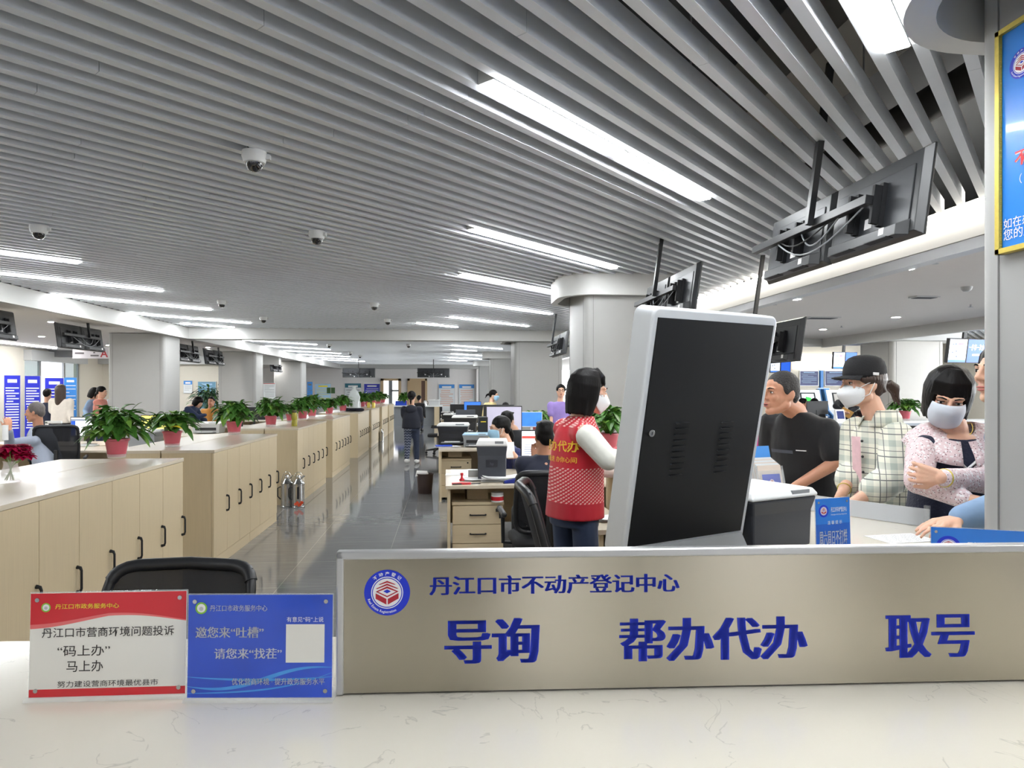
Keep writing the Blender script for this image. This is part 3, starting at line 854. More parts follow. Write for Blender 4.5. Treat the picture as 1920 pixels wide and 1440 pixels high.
for g, v0 in enumerate(starts):
    for k in range(2):
        lab = f"{'near' if k == 0 else 'far'} three-door pale cabinet of the {ordn[g]} cabinet block along the aisle"
        if cabF is None: cabF = cabinet_proto(); cabF.location = (UF, v0, 0); cabF.rotation_euler = (0, 0, PI/2); cabF['label'] = lab; cabF['group'] = 'pale cabinets facing the aisle'
        else: clone(cabF, (UF, v0 + k*CW, 0), PI/2, lab)
        lab = f"{'near' if k == 0 else 'far'} pale cabinet on the desk side of the {ordn[g]} cabinet block"
        if cabB is None: cabB = cabinet_proto(False); cabB.location = (UF - .9, v0 + CW, 0); cabB.rotation_euler = (0, 0, -PI/2); cabB['label'] = lab; cabB['group'] = 'pale cabinets backing the aisle row'
        else: clone(cabB, (UF - .9, v0 + (k+1)*CW, 0), -PI/2, lab)
for k in range(1):                    # one more block nearer than the frame edge
    clone(cabF, (UF, 2.05, 0), PI/2, 'pale cabinet at the picture edge, nearest of the aisle row')

# ---------------------------------------------------------------- potted plants
leaf_m = mat('leaf_green', sr(66,112,42), .38, var=.45, scale=7)
leaf2 = mat('leaf_light_green', sr(110,150,60), .38, var=.3, scale=7)
leaf_y = mat('yellow_leaf', sr(220,200,40), .45)
pink_pot = mat('pink_pot', sr(205,98,112), .35, var=.06)
clear_pot = mat('clear_liner', (.9,.86,.86), .06, var=0, alpha=.26)
soil = mat('soil', sr(60,45,35), .9, var=.3)
def leaf(mb, P, d, L, w, droop, m=0):
    d = d.normalized(); side = d.cross(Vector((0, 0, 1)))
    side = side.normalized() if side.length > .1 else Vector((1, 0, 0))
    rows = []
    for i in range(6):
        t = i / 5; c = P + d * L * t + Vector((0, 0, -droop * L * t * t))
        wd = w * math.sin(PI * min(1, (t * .92 + .06))) ** .8 * (1 - .25*t)
        up = Vector((0, 0, wd * .28))
        rows.append((c - side*wd + up, c, c + side*wd + up))
    mb.mat(m)
    for a, b in zip(rows, rows[1:]):
        mb.poly([a[0], a[1], b[1], b[0]]); mb.poly([a[1], a[2], b[2], b[1]])
def foliage(seed, R_, Hh_, n, L=.115, w=.040, yellow=0):
    rnd = random.Random(seed); mb = MB(); st = MB()
    for k in range(n):
        a = rnd.uniform(0, 2*PI); el = rnd.betavariate(1.7, 1.5) * 1.5 - .1
        r = R_ * rnd.uniform(.45, 1.0) * math.cos(el) ; z = .02 + Hh_ * rnd.uniform(.55, 1.0) * math.sin(el + .12)
        tip = Vector((r*math.cos(a), r*math.sin(a), z)); base = Vector((tip.x*.12, tip.y*.12, 0))
        mid = base.lerp(tip, .55) + Vector((0, 0, .05))
        st.tube([base, mid, tip], .0022, 4, cap=False)
        dr = Vector((math.cos(a + rnd.uniform(-.6,.6)), math.sin(a + rnd.uniform(-.6,.6)), rnd.uniform(-.35, .75) * (1.3 if el > .9 else 1)))
        leaf(mb, tip, dr, L * rnd.uniform(.7, 1.35), w * rnd.uniform(.8, 1.25), rnd.uniform(.2, .8), 2 if k < yellow else (1 if rnd.random() < .22 else 0))
    return mb, st
def plant_proto(seed, R_=.2, Hh_=.25, n=150, yellow=0, pot_r=.085, pot_h=.15):
    e = thing('potted_plant', 'x', 'plant')
    MB().lathe([(.0, .012), (pot_r*.70, .012), (pot_r*.74, .016), (pot_r*.96, pot_h - .02), (pot_r*1.06, pot_h - .018), (pot_r*1.06, pot_h), (pot_r*.97, pot_h), (pot_r*.9, pot_h - .02), (0, pot_h - .02)], n=28).build('pot', pink_pot, e, smooth=.7)
    MB().lathe([(0, 0), (pot_r*.76, 0), (pot_r*.82, .03), (pot_r*.78, .03), (pot_r*.73, .004), (0, .004)], n=28).build('clear_base', clear_pot, e, smooth=.7)
    MB().lathe([(0, pot_h - .012), (pot_r*.9, pot_h - .014), (pot_r*.9, pot_h - .02)], n=20).build('soil', soil, e)
    a, b = foliage(seed, R_, Hh_, n, yellow=yellow)
    for i, v in enumerate(a.v): a.v[i] = (v[0], v[1], v[2] + pot_h - .01)
    for i, v in enumerate(b.v): b.v[i] = (v[0], v[1], v[2] + pot_h - .01)
    a.build('foliage', [leaf_m, leaf2, leaf_y], e, smooth=3); b.build('stems', leaf2, e, smooth=1)
    return e
plants = [plant_proto(3), plant_proto(11, .19, .18, 130), plant_proto(23, .2, .21, 140)]
used = [False] * 3
def put_plant(i, loc, rz, sc, lab, group='potted plants along the cabinet tops'):
    if not used[i]:
        used[i] = True; p = plants[i]; p.location = loc; p.rotation_euler = (0, 0, rz); p['label'] = lab; p['group'] = group
    else: p = clone(plants[i], loc, rz, lab, group)
    p.scale = (sc, sc, sc); return p
TOPZ = 1.066
def on_top(px, py, z_=TOPZ): d = F * (H - z_) / (py - 731); return uv(px, d)
for k, (i, px, py, sc, lab) in enumerate((
    (0, 219, 858, 1.0, 'nearest and biggest potted plant, pink pot on the first cabinet block'),
    (1, 323, 837, .98, 'potted plant with one yellow leaf, on the second cabinet block'),
    (2, 439, 814, 1.06, 'third potted plant from the front, on the second cabinet block'),
    (0, 508, 799, 1.02, 'potted plant just before the yellow bottle on the third cabinet block'),
    (1, 545, 791, .9, 'potted plant half hidden by the yellow bottle'),
    (2, 567, 787, 1.05, 'potted plant just behind the yellow bottle'),
    (0, 585, 782, 1.05, 'potted plant second behind the yellow bottle'),
    (1, 617, 778, 1.05, 'potted plant on the fourth cabinet block beside the aisle'),
    (2, 643, 772, 1.05, 'potted plant beside the plastic-wrapped bundle on the cabinets'))):
    u, v = on_top(px, py); put_plant(i, (u, v, TOPZ), k * 1.9, sc, lab)
for k, (px, py) in enumerate(((679, 764), (690, 762.5), (700, 760), (709, 758), (718, 756))):
    u, v = on_top(px, py); put_plant(k % 3, (u, v, TOPZ), k * 1.3, 1.15, ['first', 'second', 'third', 'fourth', 'fifth'][k] + ' of the far plants beyond the wrapped bundle on the cabinet row')

# vase of dark red flowers
u, v = on_top(20, 904)
e = thing('flower_vase', 'glass jar of dark red flowers on the first cabinet at the picture edge', 'vase', (u, v, TOPZ))
MB().lathe([(0, 0), (.048, 0), (.052, .006), (.05, .05), (.036, .095), (.036, .115), (.041, .122), (.038, .122), (.033, .115), (.033, .095), (.046, .05), (.047, .008), (0, .006)], n=28).build('jar', clear_pot, e, smooth=.9)
MB().lathe([(0, .009), (.044, .009), (.044, .05), (0, .05)], n=20).build('water', mat('water', (.8,.85,.72), .02, var=0, alpha=.12), e, smooth=.8)
mb = MB(); fl = MB(); rnd = random.Random(4)
petal = mat('dark_red_petal', sr(178,16,72), .5, var=.25, scale=30)
for k, (x, y, z) in enumerate(((-.03, 0, .185), (.045, .01, .18), (.02, -.04, .205), (-.055, .02, .16), (.085, -.01, .155), (.03, .05, .2))):
    mb.tube([(-x*.4, -y*.3, .012), (x*.2, y*.2, .1), (x, y, z - .01)], .003, 6)
    for ring, nn, rr in ((0, 7, .022), (1, 9, .042), (2, 11, .05), (2.6, 9, .04)):
        for q in range(nn):
            a = 2*PI*q/nn + ring*.4 + k
            leaf(fl, Vector((x + rr*.3*math.cos(a), y + rr*.3*math.sin(a), z)), Vector((math.cos(a), math.sin(a), .9 - ring*.45)), .034 + ring*.006, .021, .25)
mb.build('stems', leaf2, e, smooth=1); fl.build('blossoms', petal, e, smooth=3)

# things standing on the cabinets
u, v = on_top(552, 799)
e = thing('yellow_bottle', 'tall yellow plastic drinking bottle standing on the third cabinet block', 'bottle', (u, v, TOPZ))
ybot = mat('yellow_plastic', sr(190,180,70), .2, var=.1, trans=.3)
MB().lathe([(0, 0), (.04, 0), (.042, .01), (.042, .09), (.037, .095), (.042, .1), (.042, .18), (.03, .2), (0, .2)], n=24).build('body', ybot, e, smooth=.8)
MB().cyl((0, 0, .2), (0, 0, .235), .034).build('cap', mat('bottle_cap', sr(70,62,30), .4), e, smooth=.6)
MB().tube([(.034, 0, .22), (.06, 0, .2), (.05, 0, .1)], .004, 6).build('strap', ybot, e, smooth=1)
u, v = on_top(664, 771)
e = thing('plastic_bundle', 'clear plastic wrapped bundle standing on a dark cloth on the cabinets', 'bundle', (u, v, TOPZ))
mb = MB(); rnd = random.Random(9)
mb.loft([[(r*math.cos(2*PI*i/14) * (1 + .25*math.sin(3*i + z*20)), r*math.sin(2*PI*i/14), z) for i in range(14)] for r, z in ((.14, .08), (.15, .2), (.13, .35), (.09, .5), (.03, .56), (.05, .62))])
mb.build('wrap', mat('plastic_wrap', (.85,.9,.9), .15, var=.1, alpha=.6), e, smooth=1)
mb = MB()
for k in range(7): mb.ell((rnd.uniform(-.2,.2), rnd.uniform(-.15,.15), .04), (.11, .09, .045), n=10, k=6)
mb.build('cloth', mat('dark_cloth', sr(34,36,50), .9), e, smooth=1)
for px, py, lab in ((679, 764.5, 'small brass-coloured pair of jars among the far plants'),):
    u, v = on_top(px + 4, py)
    e = thing('jar', lab, 'jar', (u + .2, v, TOPZ))
    for x in (-.07, .07): MB().lathe([(0, 0), (.05, 0), (.05, .12), (.04, .16), (0, .16)], (x, 0, 0), n=16).build('jar_body', gold, e, smooth=.8)

# steel thermos kettles on the floor
def kettle(px, py, lab, sc=1.0, flower=False, rz=0, low=False):
    d = F * H / (py - 731); u, v = uv(px, d)
    e = thing('thermos_kettle', lab, 'kettle', (u, v, 0), rz, 'steel thermos kettles on the floor'); e.scale = (sc,) * 3
    MB().lathe([(0, 0), (.082, 0), (.084, .012), (.078, .02), (.078, .30), (.082, .305), (.082, .318), (.074, .325), (.04, .37), (.03, .385), (0, .385)], n=32).build('body', chrome, e, smooth=.5)
    MB().lathe([(.034, .38), (.036, .41), (.022, .43), (0, .432)], n=20).build('lid', chrome, e, smooth=.7)
    MB().tube([(.03, 0, .38), (.07, 0, .415), (.085, 0, .41)], [.014, .01, .009], 10).build('spout', chrome, e, smooth=1)
    MB().tube([(.07*math.cos(t), 0, .32 + .15*math.sin(t)) for t in [PI*i/12 for i in range(13)]], .004, 6).build('bail_handle', chrome, e, smooth=1)
    MB().tube([(-.08, 0, .27), (-.12, 0, .25), (-.12, 0, .14), (-.08, 0, .1)], .008, 8).build('side_handle', black, e, smooth=1)
    if flower:
        mb = MB()
        for k in range(5): mb.cyl((-.03 + .02*k, -.079, .055 + .018*math.sin(k*2)), (-.03 + .02*k, -.083, .055 + .018*math.sin(k*2)), .02, n=10)
        mb.build('flower_decal', mat('orange_decal', sr(225,85,50), .4), e)
        MB().box((0, -.081, .2), (.026, .004, .16)).build('dark_stripe', blackm, e)
kettle(538, 950, 'plain steel thermos kettle on the floor beside the flower-marked one', rz=PI*.0, sc=1.02)
kettle(559.5, 951, 'steel thermos kettle with orange flowers near its base, on the floor', flower=True, sc=1.02, rz=.15)
kettle(715, 828, 'far steel thermos kettle on the floor at the sixth cabinet block', sc=.9)

# waste bin in the aisle
d = F*H/(925 - 731); u, v = uv(797, d)
e = thing('waste_bin', 'dark brown plastic waste bin standing in the aisle', 'bin', (u, v, 0))
MB().lathe([(0, 0), (.105, 0), (.108, .01), (.128, .295), (.136, .3), (.136, .31), (.124, .31), (.1, .02), (0, .02)], n=32).build('bin_body', mat('brown_plastic', sr(66,52,50), .5), e, smooth=.6)
MB().loft([[(x*.1 - .05, y*.06 , z) for x, y, z in ((-1,-1,.27), (1,-1,.29), (1,1,.3), (-1,1,.27))], [(x*.08 - .05, y*.06, z + .06) for x, y, z in ((-1,-1,.27), (1,-1,.26), (1,1,.28), (-1,1,.29))]]).build('liner', white, e)

# ---------------------------------------------------------------- the desk side beyond the cabinets
def monitor(label, loc, rz, content=0, w=.52, h=.31, zc=None, group=None, back=black):
    e = thing('monitor', label, 'monitor', loc, rz, group)     # faces -y, stands on z = 0
    b = .12
    MB().b2((-w/2, -.0, b), (w/2, .03, b + h)).build('screen_case', back, e, bev=.004)
    mb = MB(); mb.mat(0).rect(-w/2 + .012, b + .016, w/2 - .012, b + h - .012, -.001)
    x0, x1, z0, z1 = -w/2 + .014, w/2 - .014, b + .018, b + h - .014
    rnd = random.Random(content * 7 + 3)
    if content == 1:                  # web page: red bar, white page, violet pictures
        mb.mat(1).rect(x0, z1 - .07, x1, z1 - .045, -.002)
        for r in range(3): mb.mat(2).rect(x0 + .17, z0 + .02 + r*.065, x0 + .27, z0 + .06 + r*.065, -.002).mat(2).rect(x0 + .3, z0 + .02 + r*.065, x0 + .4, z0 + .06 + r*.065, -.002)
        for r in range(8): mb.mat(3).rect(x0 + .02, z0 + .02 + r*.022, x0 + .1, z0 + .026 + r*.022, -.002)
    elif content == 2:                # form with blue side bar
        mb.mat(2).rect(x0, z0, x0 + .07, z1 - .05, -.002).mat(3).rect(x0, z1 - .05, x1, z1 - .02, -.002)
        for r in range(6): mb.mat(3).rect(x0 + .1, z1 - .09 - r*.03, x1 - .03, z1 - .086 - r*.03, -.002)
    elif content == 3:
        for r in range(5): mb.mat(3).rect(x0 + .03, z1 - .06 - r*.04, x1 - .06*rnd.random() - .05, z1 - .055 - r*.04, -.002)
    scr = {0: mat('screen_off', sr(20,22,26), .2), 1: mat('screen_page', sr(238,238,250), .3, emit=.9), 2: mat('screen_form', sr(236,238,242), .3, emit=.9), 3: mat('screen_yellow', sr(250,232,120), .3, emit=.9), 5: mat('screen_lilac', sr(190,186,206), .3, emit=.45), 4: mat('screen_blue', sr(60,120,225), .3, var=.3, scale=8, emit=.9)}[content]
    mb.build('screen', [scr, mat('page_red', sr(225,90,80), .4, emit=.6), mat('page_violet', sr(84,70,190), .4, emit=.6) if content == 1 else mat('page_blue', sr(40,90,200), .4, emit=.6), mat('page_grey', sr(150,160,180), .4, emit=.4)], e)
    MB().box((0, .03, .1), (.05, .02, .2)).build('neck', back, e)
    MB().lathe([(0, 0), (.12, 0), (.12, .006), (.03, .014), (0, .014)], (0, .02, 0), n=24).build('stand_base', back, e, smooth=.5)
    return e
def desk(label, u0, v0, u1, v1, z_=.75, group='office desks', open_side=None):
    e = thing('office_desk', label, 'desk', ((u0+u1)/2, (v0+v1)/2, 0), 0, group)
    a, b = (u1-u0)/2, (v1-v0)/2
    MB().b2((-a, -b, z_ - .03), (a, b, z_)).build('desk_top', wood_top, e, bev=.002)
    for s_ in (-1, 1): MB().b2((s_*(a - .03) - .0125, -b + .04, 0), (s_*(a - .03) + .0125, b - .04, z_ - .03)).build('side_panel', wood, e)
    MB().b2((-a + .04, b - .1, .2), (a - .04, b - .08, z_ - .03)).build('modesty_panel', wood_h, e)
    return e
def pedestal(label, u, v, rz=0, w=.43, dd=.5, h=.6, n=3, group='drawer pedestals'):
    e = thing('drawer_pedestal', label, 'drawers', (u, v, 0), rz, group)
    MB().b2((-w/2, .02, .04), (w/2, dd, h - .025)).build('body', wood_h, e)
    MB().b2((-w/2 - .004, -.006, h - .025), (w/2 + .004, dd, h)).build('top', wood_h, e)
    hh = (h - .04 - .03) / n
    for k in range(n):
        z0 = .04 + k*hh
        dr = MB().b2((-w/2 + .002, 0, z0 + .002), (w/2 - .002, .02, z0 + hh - .003)).build('drawer', wood_h, e, bev=.001, seg=1)
        zc = z0 + hh*.5
        MB().tube([(-.07, -.002, zc), (-.06, -.02, zc), (.06, -.02, zc), (.07, -.002, zc)], [.009, .006, .006, .009], 8).build('handle', blackm, dr, smooth=1)
    MB().cyl((w/2 - .05, 0, h - .06), (w/2 - .05, -.012, h - .06), .011, n=14).build('lock', blackm, e)
    for x in (-w/2 + .05, w/2 - .05): MB().cyl((x, .1, .0), (x, .1, .04), .018, n=10).build('caster', rubber, e)
    return e
def printer(label, loc, rz, w=.4, d=.38, h=.3, body=dgrey, top=whitep, group=None, style=0):
    e = thing('printer', label, 'printer', loc, rz, group)    # paper slot faces -y
    x, y = w/2, d/2
    P = lambda a, b, z_: [(-a, -b, z_), (a, -b, z_), (a, b, z_), (-a, b, z_)]
    MB().loft([P(x*.9, y*.9, 0), P(x*.92, y*.92, h*.62), P(x, y, h*.86)]).build('body', body, e, bev=.008)
    MB().loft([P(x*1.0, y*1.0, h*.86), P(x*1.02, y*1.02, h*.9), P(x*.93, y*.93, h)]).build('lid', top, e, bev=.006)
    if style == 1:
        MB().b2((-x*.7, -y*1.0 - .004, h*.3), (x*.7, -y*.85, h*.52)).build('output_slot', black, e)
        MB().b2((-x*.7, -y - .1, h*.1), (x*.7, -y*.9, h*.14)).build('paper_tray', mgrey, e)
        MB().b2((-x*.5, -y - .09, h*.145), (x*.5, -y*.9, h*.17)).build('paper', white, e)
    elif style == 2:
        mb = MB(); disc(mb, 0, h*.42, .03, -y*.93)
        MB().b2((-.055, -y*.93 - .003, h*.34), (.055, -y*.9, h*.52)).build('badge', mat('dark_badge', sr(46,48,56), .3), e)
        text('hp', e, 0, h*.37, h=.034, align='C', mt=mat('badge_ink', sr(88,92,104), .3, var=0), y=-y*.93 - .004, name='logo')
    MB().b2((x*.2, -y*1.0, h*.9), (x*.75, -y*.6, h*.985)).build('control_panel', mgrey, e)
    return e

# nearest desk behind the cabinets, with the grey-haired man
desk('pale desk with the form-filled monitor behind the first two plants', -7.6, 9.95, -4.4, 10.75)
u, v = uv(158, 10.45); monitor('monitor showing a white form with blue side bar, beside the grey-haired man', (u + .05, v, .75), -.15, 2, w=.56)
u, v = uv(142, 10.05)
tag(MB().box((0, 0, .0), (.34, .14, .02)).build('keyboard', lgrey, loc=(u + .1, v - .05 + .12, .762), bev=.004), 'pale grey keyboard under the form-filled monitor', 'keyboard')
u, v = uv(113, 10.3)
e = thing('document_camera', 'white document camera arm standing behind the mesh chair', 'document camera', (u - .25, v + .1, .75))
MB().b2((-.09, -.1, 0), (.09, .1, .03)).build('base', whitep, e, bev=.005)
MB().b2((-.02, -.02, .03), (.02, .02, .36)).build('post', whitep, e, bev=.004)
MB().b2((-.02, -.02, .33), (.22, .02, .37)).build('arm', whitep, e, bev=.006)
MB().cyl((.2, 0, .33), (.2, 0, .31), .018).build('lens', black, e)
u, v = uv(88, 8.75)
office_chair('black mesh chair the grey-haired man sits on', (u - .08, v + .42, 0), .38, h=1.1, w=.5)
desk('pale desk at the picture edge the grey-haired man leans on', -8.2, 8.45, -6.15, 9.35)
u, v = uv(292, 11.2)
monitor('monitor with a bright yellow page behind the second plant', (u, v, .75), -.1, 3, w=.5)
desk('pale desk under the yellow-screen monitor', -7.4, 10.9, -4.6, 11.75)
u, v = uv(268, 9.9); printer('grey printer half hidden behind the nearest two plants', (u, v + .1, .75), PI/2, .34, .4, .26, mgrey, lgrey)
# further rows: desk, white printer, monitor at each
rows = ((13.2, 'third'), (16.4, 'fourth'), (19.5, 'fifth'))
desk('pale desk with white printer behind the third plant', -5.6, 12.9, -3.3, 13.8)
u, v = uv(380, 12.9); printer('white desktop printer behind the plant with a yellow leaf', (u, v + .35, .75), 0, .55, .4, .22, lgrey, whitep, style=1)
u, v = uv(352, 13.0); printer('dark lidded scanner with white tray beside the white desktop printer', (u - .55, v + .4, .75), .4, .42, .36, .34, black, whitep)
desk('pale desk behind the fourth plant', -5.6, 16.0, -3.3, 16.9); desk('pale desk behind the fifth plant', -5.6, 19.0, -3.3, 19.9)
u, v = uv(475, 16.3); monitor('black monitor backed against the aisle cabinets by the fourth plant', (u, v + .1, .75), PI, 0)
u, v = uv(560, 19.4); monitor('pale-backed monitor seen behind the yellow bottle', (u, v, .75), PI - .3, 0, back=lgrey)
u, v = uv(455, 13.4); monitor('thin black monitor edge rising beside the second square column', (u, v, .75), PI/2 + .3, 0)

# ---- blue information stands by the entrance, posters, hanging sign
def notice(label, loc, rz, w, h, bgm, hd=None, hh=.12, n=10, ink_m=white_ink, frame=alu, name='notice_board', cat='poster', group=None, thick=.03, foot=False, title=True, seed=1):
    e = thing(name, label, cat, loc, rz, group)
    rnd = random.Random(seed)
    MB().b2((-w/2, 0, 0), (w/2, thick, h)).build('board', bgm, e)
    mb = MB(); t = min(w, h)*.022
    mb.b2((-w/2 - t, -.006, -t), (w/2 + t, thick, 0)); mb.b2((-w/2 - t, -.006, h), (w/2 + t, thick, h + t)); mb.b2((-w/2 - t, -.006, 0), (-w/2, thick, h)); mb.b2((w/2, -.006, 0), (w/2 + t, thick, h))
    mb.build('frame', frame, e)
    mb = MB()
    if hd: mb.mat(1).rect(-w/2, h*(1 - hh), w/2, h, -.001)
    mb.mat(0)
    if title: mb.mat(2).rect(-w*.3, h*(.97 - hh*.7), w*.3, h*(.97 - hh*.25), -.002)
    mb.mat(0)
    for i in range(n):
        z0 = h*(.93 - hh) - i*h*(.80 - hh)/n
        ind = .06*w if rnd.random() < .3 else 0
        mb.rect(-w*.42 + ind, z0 - h*.018, w*.42 - (w*.5*rnd.random() if rnd.random() < .35 else 0), z0, -.0015)
    mb.build('print', [ink_m, hd or ink_m, white_ink if (hd or ink_m is white_ink) else ink_m], e)
    if foot:
        MB().b2((-w/2, -.2, -loc[2]), (w/2, .22, -loc[2] + .02)).build('foot', metal, e)
        for s_ in (-1, 1): MB().b2((s_*w*.4 - .015, thick, -loc[2]), (s_*w*.4 + .015, thick + .03, h)).build('leg', metal, e)
    return e
stand_blue = mat('banner_blue', sr(36,44,190), .4, var=.04)
for px, wd, top, bot, d, lab in ((23, .33, 704, 778, 17.3, 'blue notice stand nearest the picture edge, left of the glass entrance'), (61, .33, 705, 780, 17.6, 'blue notice stand just before the glass entrance frame')):
    u, v = uv(px, d); z1 = zz(top, d); z0 = .35
    notice(lab, (u, v, z0), .62, wd, z1 - z0, stand_blue, n=16, foot=True, name='notice_stand', cat='notice stand', group='blue notice stands by the entrance', seed=px)
u, v = uv(102, 18.6)
notice('wide blue notice stand behind the woman in white', (u, v, .4), .5, .42, zz(709, 18.6) - .4, stand_blue, n=12, foot=True, name='notice_stand', cat='notice stand', group='blue notice stands by the entrance', seed=3)
u, v = uv(132, 19.2)
notice('blue poster seen through the glass behind the woman in white', (u, v, .8), .5, .3, 1.15, sky_print, n=8, foot=True, name='notice_stand', cat='notice stand', seed=8)
# hanging sign with a red A
u, v = uv(176, 15.2); hs = Plane((*uv(136, 15.4), zz(672, 15.4)), -TH + .1)
e = put(thing('hanging_sign', 'pale hanging sign board with a red letter A below the screens', 'sign'), hs)
MB().b2((0, 0, 0), (1.2, .04, .26)).build('sign_board', mat('sign_lilac', sr(214,210,216), .5, var=.02), e)
text('A', e, .60, .03, h=.17, mt=mat('sign_red', sr(170,40,50), .4), y=-.002, bold=.02)
text('出口', e, .4, .05, h=.05, w=.2, mt=ink, y=-.002) if False else None
mb = MB()
for x, z_, w_, h_ in ((.05, .1, .2, .04), (.39, .05, .18, .035), (.45, .12, .04, .03), (.93, .05, .12, .04), (.93, .13, .12, .04)): mb.rect(x, z_, x + w_, z_ + h_, -.002)
mb.build('small_print', mat('blurred_print', sr(90,85,90), .5), e)
for x in (.1, 1.1): MB().cyl((x, .02, .26), (x, .02, 2.8 - hs.O.z), .008, n=8).build('hanger', metal, e)

# posters on the far side wall and the end wall
def wall_poster(label, px0, px1, py0, py1, v, bgm, hd, seed, hh=.14, ink_m=grey_print, n=9, rz=0, title=True):
    d = v*cs + ufx((px0+px1)/2, v)*sn
    u0, u1 = ufx(px0, v), ufx(px1, v); zt, zb = zz(py0, d), zz(py1, d)
    return notice(label, ((u0+u1)/2, v - .032, zb), 0, u1 - u0, zt - zb, bgm, hd, hh, n, ink_m, group='framed posters on the walls', seed=seed, title=title)
wall_poster('framed poster with teal heading on the end wall', 647, 677, 719, 775, 37.998, pale, teal_print, 2)
wall_poster('deep blue framed poster on the end wall beside the bright window', 683, 712, 720, 760, 37.998, stand_blue, None, 3, ink_m=white_ink)
wall_poster('white framed poster with blue heading on the end wall, nearer the door', 823, 852, 721, 770, 37.998, pale, sky_print, 4, ink_m=orange_print)
wall_poster('white framed poster with blue heading on the end wall, nearer the grey column', 861, 889, 721, 770, 37.998, pale, sky_print, 5, ink_m=orange_print)
def free_poster(label, px0, px1, py0, py1, d, bgm, hd, seed, hh=.14, ink_m=grey_print, n=9, foot=False):
    a, b = uv(px0, d), uv(px1, d); zt, zb = zz(py0, d), zz(py1, d)
    return notice(label, ((a[0]+b[0])/2, (a[1]+b[1])/2, zb), -TH, (px1 - px0)/F*d, zt - zb, bgm, hd, hh, n, ink_m, group='framed posters on the walls', seed=seed, foot=foot)
e = free_poster('pale blue poster with a dark green square beyond the plants', 591, 620, 720, 765, 34.5, ltblue, None, 6, ink_m=yellow_print, foot=True)
MB().rect(.2, .75, .62, 1.05, -.004).build('green_square', mat('dark_green_print', sr(50,84,40), .5), e)
free_poster('narrow sky blue poster in the gap behind the third square column', 576, 586, 716, 770, 33.5, sky_print, None, 7, foot=True)
slab('wall_panel', (-12, 24.9, 0), (-7.8, 25.0, 2.8), cream_wall)
def panel_poster(label, px0, px1, py0, py1, bgm, hd, seed, **k): return wall_poster(label, px0, px1, py0, py1, 24.898, bgm, hd, seed, **k)
panel_poster('small framed notice with blue picture behind the first square column', 345, 361, 714, 737, pale, sky_print, 9, hh=.3, n=4)
panel_poster('sky blue framed poster behind the tall bushy plant', 372, 405, 716, 765, mat('aqua_print', sr(110,160,190), .4, var=.1), None, 10, n=3, ink_m=ltblue)
panel_poster('pale cream poster edge beside the second square column', 407, 418, 717, 760, mat('cream_print', sr(220,212,195), .5), None, 11, n=8)
free_poster('white notice with two small dark squares between the square columns', 494, 516, 719, 750, 25.5, pale, red_print, 12, hh=.03, foot=True)

# tall bushy plant by the wall
u, v = uv(390, 22.5)
e = thing('tall_plant', 'tall dark bushy plant before the sky blue poster', 'plant', (u, v, 0))
a, b = foliage(77, .55, .75, 150, L=.26, w=.05)
for M2 in (a, b):
    for i, p in enumerate(M2.v): M2.v[i] = (p[0], p[1], p[2] + .95)
a.build('foliage', [mat('dark_leaf', sr(30,62,36), .45, var=.4, scale=5), leaf_m, leaf_y], e, smooth=3)
b.build('stems', leaf_m, e, smooth=1)
mb = MB()
for k in range(4): mb.tube([(.03*math.cos(k*1.6), .03*math.sin(k*1.6), .3), (.05*math.cos(k*1.6), .05*math.sin(k*1.6), 1.0)], .018, 8)
mb.build('trunk', mat('bark', sr(90,72,52), .8), e, smooth=1)
MB().lathe([(0, 0), (.17, 0), (.22, .34), (.2, .34), (.18, .3), (0, .3)], n=24).build('planter', lgrey, e, smooth=.6)
# ---------------------------------------------------------------- desks between aisle and round-crowned columns
desk('pale desk nearest the kiosk, with dark printer and red stamp', 0.0, 5.97, 1.62, 7.2)
pu, pv = uv(896, 6.1)
pe = pedestal('drawer pedestal with keys in its lock, under the nearest desk', pu, pv - .02, -.02, w=.46, dd=.55, h=.585, n=3)
mb = MB().b2((.16, -.03, .5), (.20, -.012, .525)).b2((.19, -.03, .44), (.205, -.015, .5)); mb.build('keys', blackm, pe)
u, v = uv(895, 6.25)
MB().b2((u - .11, v, .585), (u + .10, v + .02, .72)).b2((u - .11, v, .585), (u - .095, v + .3, .72)).build('divider_panel', wood_h, None).parent = None
bpy.data.objects['divider_panel'].matrix_world = Matrix()
tag(bpy.data.objects['divider_panel'], 'short wooden support panel between desk top and drawer pedestal', 'panel')
u, v = uv(931, 6.2)
e = thing('glue_jar', 'round jar with red label on the drawer pedestal under the desk', 'jar', (u, v - .1, .586))
MB().lathe([(0, 0), (.055, 0), (.057, .01), (.057, .06), (.054, .065), (0, .065)], n=24).build('jar_body', whitep, e, smooth=.6)
MB().lathe([(.0575, .015), (.0578, .05)], n=24).build('red_label', red_print, e, smooth=1) if False else MB().lathe([(.0574, .015), (.0578, .015), (.0578, .05), (.0574, .05)], n=24).build('red_label', red_print, e, smooth=.6)
MB().lathe([(0, .064), (.056, .064), (.056, .085), (0, .085)], n=24).build('lid', lgrey, e, smooth=.6)

